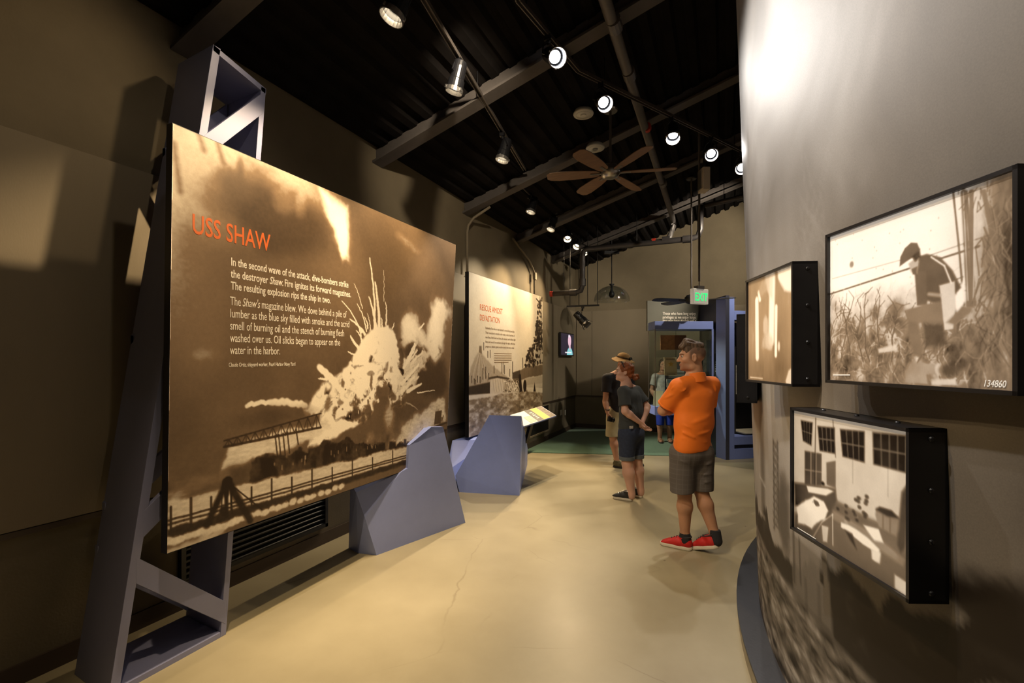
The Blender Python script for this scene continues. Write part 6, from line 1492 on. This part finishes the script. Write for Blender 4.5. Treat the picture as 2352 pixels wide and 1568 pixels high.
for (a, b, ya), (c, d, yb), am, w in (((1450, 900, -.16), (1462, 960, -.17), .008, .012), ((1462, 900, -.1), (1468, 955, -.14), .009, .012), ((1440, 905, -.19), (1448, 960, -.2), .007, .012), ((1422, 955, -.1), (1450, 972, -.19), .008, .012), ((1418, 972, -.08), (1465, 980, -.16), .008, .010), ((1472, 905, -.05), (1474, 960, -.08), .008, .010), ((1425, 905, -.16), (1440, 925, -.22), .007, .010)): sh.fold(J(a, b, ya), J(c, d, yb), am, w)
sh.wave((.3, .2, 1), 26, .002); pw.cloth('t_shirt', sh, (-.34, -.34, .78), (.34, .34, 1.40), M_TEE, .006)
lg = J(1450, 981, -.185); MB().box(Vector(lg), (.055, .002, .03), Matrix.Rotation(.45, 3, 'Z')).build('shirt_print', mat('pale_print', (.5, .48, .45), .7, var=.6, scale=90), pw.root, world=False)
M_DENIM = mat('dark_denim', (.018, .028, .062), .85, var=.25, scale=40, bump=.15, bscale=500)
sd = S(); sd.cap((.0, 0, .84), (.008, 0, .78), .118, .132, .03, rr, 1.30); sd.cap((-.045, -.06, .78), (-.048, -.045, .50), .112, .086, .03); sd.cap((.075, .065, .78), (.090, .06, .50), .112, .086, .03); sd.cutp((0, 0, .505), (0, 0, -1)); sd.cutp((0, 0, .87), (0, 0, 1))
sd.fold(J(1455, 995, -.2), J(1460, 1050, -.15), -.012, .014); sd.wave((.4, .1, 1), 40, .0015)
pw.cloth('denim_shorts', sd, (-.3, -.3, .47), (.34, .34, .92), M_DENIM, .006)
M_CUFF = mat('faded_cuff', (.10, .115, .13), .85, var=.15, scale=40)
for p in ((-.048, -.045), (.090, .06)):
    cf = S(); cf.cap((p[0], p[1], .535), (p[0], p[1], .48), .092, .090, .01); cf.cutp((0, 0, .478), (0, 0, -1)); cf.cutp((0, 0, .528), (0, 0, 1)); pw.cloth('rolled_cuff', cf, (p[0] - .14, p[1] - .14, .44), (p[0] + .14, p[1] + .14, .58), M_CUFF, .006)
M_RED = mat('copper_hair', (.22, .058, .012), .45, var=.5, scale=45, stretch=(1, 1, .3), bump=.5, bscale=150)
hr = S(); T = pw.T; hr.ell(T(0, -.018, .036), np.array([.084, .103, .094]) * hs, HR, .01); hr.cutp(T(0, .052, .03), HR @ np.array([0, 1, -.42])); hr.cutp(T(0, -.0, -.055), HR @ np.array([0, .75, -.75]))
hr.ell(T(0, -.07, -.035), np.array([.06, .05, .05]) * hs, HR, .03)
for c, r in (((0, -.125, -.052), .040), ((.012, -.150, -.060), .030), ((-.01, -.135, -.075), .030), ((.0, -.155, -.040), .026), ((.01, -.168, -.07), .018)): hr.ell(T(*c), np.array([r, r, r * .9]) * hs, HR, .012)
hr.wave(HR @ np.array([.2, .6, 1]), 130, .0026); hr.wave(HR @ np.array([1, .2, .3]), 170, .002)
pw.cloth('hair', hr, Hc - .22, Hc + .2, M_RED, .0045)
sg = MB().tube([Vector(T(sx * .088, .01, .055)) if i in (0, 4) else Vector(p) for i, (sx, p) in enumerate(((-1, None), (0, T(-.06, .035, .108)), (0, T(0, .05, .125)), (0, T(.06, .035, .108)), (1, None)))], .006, 8)
sg.build('sunglasses_frame', M_BLACK, pw.root, world=False)
for s_ in (-1, 1):
    M = Matrix.Translation(Vector(T(s_ * .035, .035, .125))) @ Matrix([list(r) for r in HR]).to_4x4(); MB().lathe([(.001, .006), (.018, .004), (.021, .0), (.018, -.002)], M, 14).build('sunglasses_lens', M_BLKMET, pw.root, world=False)
M_SNK = mat('black_sneaker', (.016, .016, .017), .6, var=.2, scale=20)
pw.shoe((.030, -.055, 0), (-.86, .5), M_SNK, M_SOLEW, .255, 0, M_STEEL, .006, .043); pw.shoe((.178, .068, 0), (-.75, .62), M_SNK, M_SOLEW, .255, 0, M_STEEL, .006, .043)

# ---------------------------------------------------------------- man in the sun hat
ph = Person('person', 'man in a khaki sun hat, navy shirt and pale shorts holding a camera', 1.616, 7.27, .0075)
ph.skin = (.50, .26, .17); J = ph.J; f = nv([.80, -.50, 0]); rr = np.array([f[1], -f[0], 0])
neck = J(1427, 852, .03); shR = J(1394, 869, -.13); shL = J(1446, 869, .16); elR = J(1391, 922, -.10); wrR = J(1395, 946, -.20); elL = J(1452, 922, .12); wrL = J(1452, 945, -.05)
ph.make_head(J(1432, 829, .03), f, neck, 1.0, -.25)
ph.torso((.03, 0, .93), (.03, 0, 1.12), (.02, .0, 1.30), rr, rr, .165, .115, neck, (shL, shR)); ph.arm(shR, elR, wrR, (.05, .044, .045, .030)); ph.arm(shL, elL, wrL, (.05, .044, .045, .030))
ph.hand(wrR, (.15, -.15, -1), (.95, .1, 0), .8, 1); ph.hand(wrL, (-.3, -.3, -.9), (-.5, .8, 0), .5, -1)
ph.leg((-.055, -.05, .86), J(1408, 1004, -.08), J(1416, 1055, -.09)); ph.leg((.12, .06, .86), J(1441, 1004, .07), J(1447, 1052, .1))
ph.build_body((-.36, -.42, -.02), (.44, .42, 1.84))
M_NVT = mat('navy_tee', (.014, .013, .020), .85, var=.15, scale=8, bump=.08, bscale=300)
sh = S(); sh.cap((.03, 0, .88), (.03, 0, 1.10), .128, .130, .05, rr, 1.42); sh.cap((.03, 0, 1.10), (.02, 0, 1.30), .130, .122, .05, rr, 1.45)
for q in (shL, shR): sh.cap(neck + (q - neck) * .2 - np.array([0, 0, .02]), q, .06, .066, .04)
for a, b in ((shL, elL), (shR, elR)): u = nv(b - a); sh.cap(a, b, .07, .082, .03, cut=(a + u * .20, u))
sh.cutp((0, 0, .83), (0, 0, -1)); sh.cutp(neck, (0, 0, 1)); sh.wave((.3, .2, 1), 24, .002); ph.cloth('t_shirt', sh, (-.36, -.36, .78), (.42, .40, 1.58), M_NVT)
M_KHA = mat('pale_khaki', (.42, .36, .22), .85, var=.1, scale=12, bump=.1, bscale=300)
st_ = S(); st_.cap((.03, 0, .90), (.03, 0, .82), .125, .13, .03, rr, 1.35); st_.cap((-.055, -.05, .82), J(1406, 1000, -.08), .112, .098, .03); st_.cap((.12, .06, .82), J(1440, 1000, .07), .112, .098, .03); st_.cutp((0, 0, .475), (0, 0, -1)); st_.cutp((0, 0, .93), (0, 0, 1)); st_.wave((.5, .2, 1), 30, .002)
ph.cloth('shorts', st_, (-.32, -.32, .44), (.4, .36, .98), M_KHA)
T = ph.T; Hc, HR, hs = ph.head; M_HAT = mat('tan_hat', (.40, .24, .095), .8, var=.1, scale=10, bump=.1, bscale=200)
ht = S(); ht.ell(T(0, -.008, .052), np.array([.088, .108, .080]), HR, .01); ht.cutp(T(0, 0, .045), HR @ np.array([0, .0, -1.0])); ph.cloth('hat_crown', ht, Hc - .2, Hc + .22, M_HAT, .006)
bm_ = MB(); n = 32
for rad, dz in ((.085, .052), (.125, .044), (.165, .030), (.166, .022), (.12, .036), (.085, .045)):
    for k in range(n):
        a = 2 * math.pi * k / n; bm_.v.append(tuple(T(rad * math.cos(a) * .92, -.008 + rad * math.sin(a) * 1.08, dz - .030 * (rad > .12) * abs(math.cos(a)) - .02 * (rad > .12) * (math.sin(a) < 0))))
bm_.f = [(i * n + k, i * n + (k + 1) % n, ((i + 1) % 6) * n + (k + 1) % n, ((i + 1) % 6) * n + k) for i in range(6) for k in range(n)]
bm_.build('hat_brim', M_HAT, ph.root, smooth=True, world=False)
MB().tube([Vector(T(.089 * math.cos(a), -.008 + .110 * math.sin(a), .058)) for a in np.linspace(0, 2 * math.pi, 33)], .008, 6, cap=False).build('hat_band', mat('dark_band', (.06, .04, .025), .8, var=.1), ph.root, world=False)
for s_ in (-1, 1):
    M = Matrix.Translation(Vector(T(s_ * .034, .106, .066))) @ Matrix([list(r) for r in HR]).to_4x4() @ Matrix.Rotation(math.pi / 2 + .5, 4, 'X'); MB().lathe([(.001, .006), (.022, .004), (.025, .0), (.022, -.004)], M, 14).build('sunglasses_lens', M_BLKMET, ph.root, world=False)
M_BOOT = mat('olive_hiking_shoe', (.10, .085, .035), .7, var=.5, scale=25); M_DKSOLE = mat('dark_rubber', (.02, .018, .016), .7, var=.1)
a1 = J(1416, 1055, -.09); ph.shoe((a1[0] - f[0] * .06, a1[1] - f[1] * .06, 0), f, M_BOOT, M_DKSOLE, .285, 0, mat('tan_lace', (.3, .25, .14), .7, var=.1), .007)
a1 = J(1447, 1052, .1); ph.shoe((a1[0] - f[0] * .06, a1[1] - f[1] * .06, 0), f, M_BOOT, M_DKSOLE, .285, 0, None, .007)
bd = MB().tube([Vector(wrR + np.array([.031 * math.cos(a), .031 * math.sin(a), .035])) for a in np.linspace(0, 2 * math.pi, 17)], .007, 6, cap=False); bd.build('wristband', M_BLACK, ph.root, world=False)
# the camera is held, so it is a thing of its own
cpos = ph.root.matrix_world @ Vector(wrR + np.array([.045, -.05, -.105])); ck = thing('compact_camera', 'small black camera in the hand of the man in the sun hat', 'camera', cpos)
Mc = Matrix.Rotation(TH + .5, 3, 'Z') @ Matrix.Rotation(.25, 3, 'Y'); MB().box(cpos, (.115, .04, .07), Mc).build('camera_body', M_BLKMET, ck, bevel=.006)
MB().lathe([(.026, 0), (.026, .03), (.021, .034), (.018, .028), (.001, .026)], Matrix.Translation(cpos + Mc @ V(.012, -.02, 0)) @ Mc.to_4x4() @ Matrix.Rotation(math.pi / 2, 4, 'X'), 18).build('lens_barrel', M_BLKMET, ck)
MB().box(cpos + Mc @ V(-.03, 0, .04), (.03, .03, .012), Mc).build('flash_hump', M_BLKMET, ck); MB().lathe([(.008, 0), (.008, .008)], Matrix.Translation(cpos + Mc @ V(.038, 0, .035)), 12).build('shutter_button', M_STEEL, ck)

# ---------------------------------------------------------------- person behind the showcase
pb_ = Person('person', 'person in bright blue capri trousers standing behind the showcase', 3.03, 9.35, .011)
pb_.root.location.z = .0095; pb_.skin = (.36, .19, .12); neck = np.array([-.03, 0, 1.36]); shL = np.array([.14, .02, 1.29]); shR = np.array([-.19, -.02, 1.29])
pb_.make_head((-.03, -.02, 1.53), (-.2, -.97), neck, .95, 0, False); pb_.torso((0, 0, .88), (0, 0, 1.05), (-.02, 0, 1.22), (1, 0, 0), (1, 0, 0), .15, .10, neck, (shL, shR))
pb_.arm(shL, (.22, .02, 1.03), (.18, -.12, .85)); pb_.arm(shR, (-.25, -.0, 1.03), (-.2, -.14, .85)); pb_.hand((.18, -.12, .85), (-.2, -.3, -.9), (-1, 0, 0), .4, 1); pb_.hand((-.2, -.14, .85), (.2, -.3, -.9), (1, 0, 0), .4, -1)
pb_.leg((.08, 0, .82), (.10, -.02, .45), (.11, .02, .08)); pb_.leg((-.08, 0, .82), (-.09, -.02, .45), (-.085, .02, .08))
for x in (.11, -.085): pb_.body.cap((x, .02, .04), (x - .02, -.13, .03), .036, .034, .03, (0, 0, 1), .7)
pb_.build_body((-.36, -.34, -.01), (.36, .26, 1.68))
bt = S(); bt.cap((0, 0, .88), (0, 0, .80), .115, .125, .03, (1, 0, 0), 1.35); bt.cap((.08, 0, .80), (.10, -.02, .34), .105, .072, .03); bt.cap((-.08, 0, .80), (-.09, -.02, .34), .105, .072, .03); bt.cutp((0, 0, .34), (0, 0, -1)); pb_.cloth('capri_trousers', bt, (-.3, -.26, .3), (.32, .26, 1.02), mat('bright_blue_cotton', (.010, .035, .33), .8, var=.15, scale=12))
tp_ = S(); tp_.cap((0, 0, .90), (-.02, 0, 1.22), .125, .122, .05, (1, 0, 0), 1.4)
for q in (shL, shR): tp_.cap(neck - np.array([0, 0, .03]), q, .055, .065, .04)
tp_.cap(shL, (.22, .02, 1.03), .066, .07, .03, cut=((.19, .02, 1.12), (.3, 0, -1))); tp_.cap(shR, (-.25, 0, 1.03), .066, .07, .03, cut=((-.22, 0, 1.12), (-.3, 0, -1))); tp_.cutp((0, 0, .85), (0, 0, -1)); pb_.cloth('blouse', tp_, (-.36, -.26, .8), (.36, .26, 1.42), mat('grey_white_blouse', (.33, .32, .31), .8, var=.3, scale=20))
h4 = S(); Hc, HR, hs = pb_.head; h4.ell(pb_.T(0, -.02, .03), np.array([.085, .105, .10]), HR, .01); h4.cutp(pb_.T(0, .05, .03), HR @ np.array([0, 1, -.4])); pb_.cloth('hair', h4, Hc - .2, Hc + .2, mat('dark_hair', (.02, .014, .01), .5, var=.4, scale=40))
for x in (.11, -.085):
    sl = S(); sl.cap((x + .003, .045, .012), (x - .025, -.15, .012), .036, .042, .01); sl.cutp((0, 0, .02), (0, 0, 1)); sl.cutp((0, 0, .0), (0, 0, -1)); o = pb_.cloth('sandal_sole', sl, (x - .1, -.26, -.03), (x + .1, .12, .06), M_DKSOLE)
    for yy in (-.10, -.03): MB().tube([V(x - .055, yy, .02), V(x - .04, yy, .06), V(x - .005, yy, .072), V(x + .03, yy, .06), V(x + .045, yy, .02)], .008, 6).build('strap', mat('tan_strap', (.4, .27, .15), .6, var=.1), o, world=False)
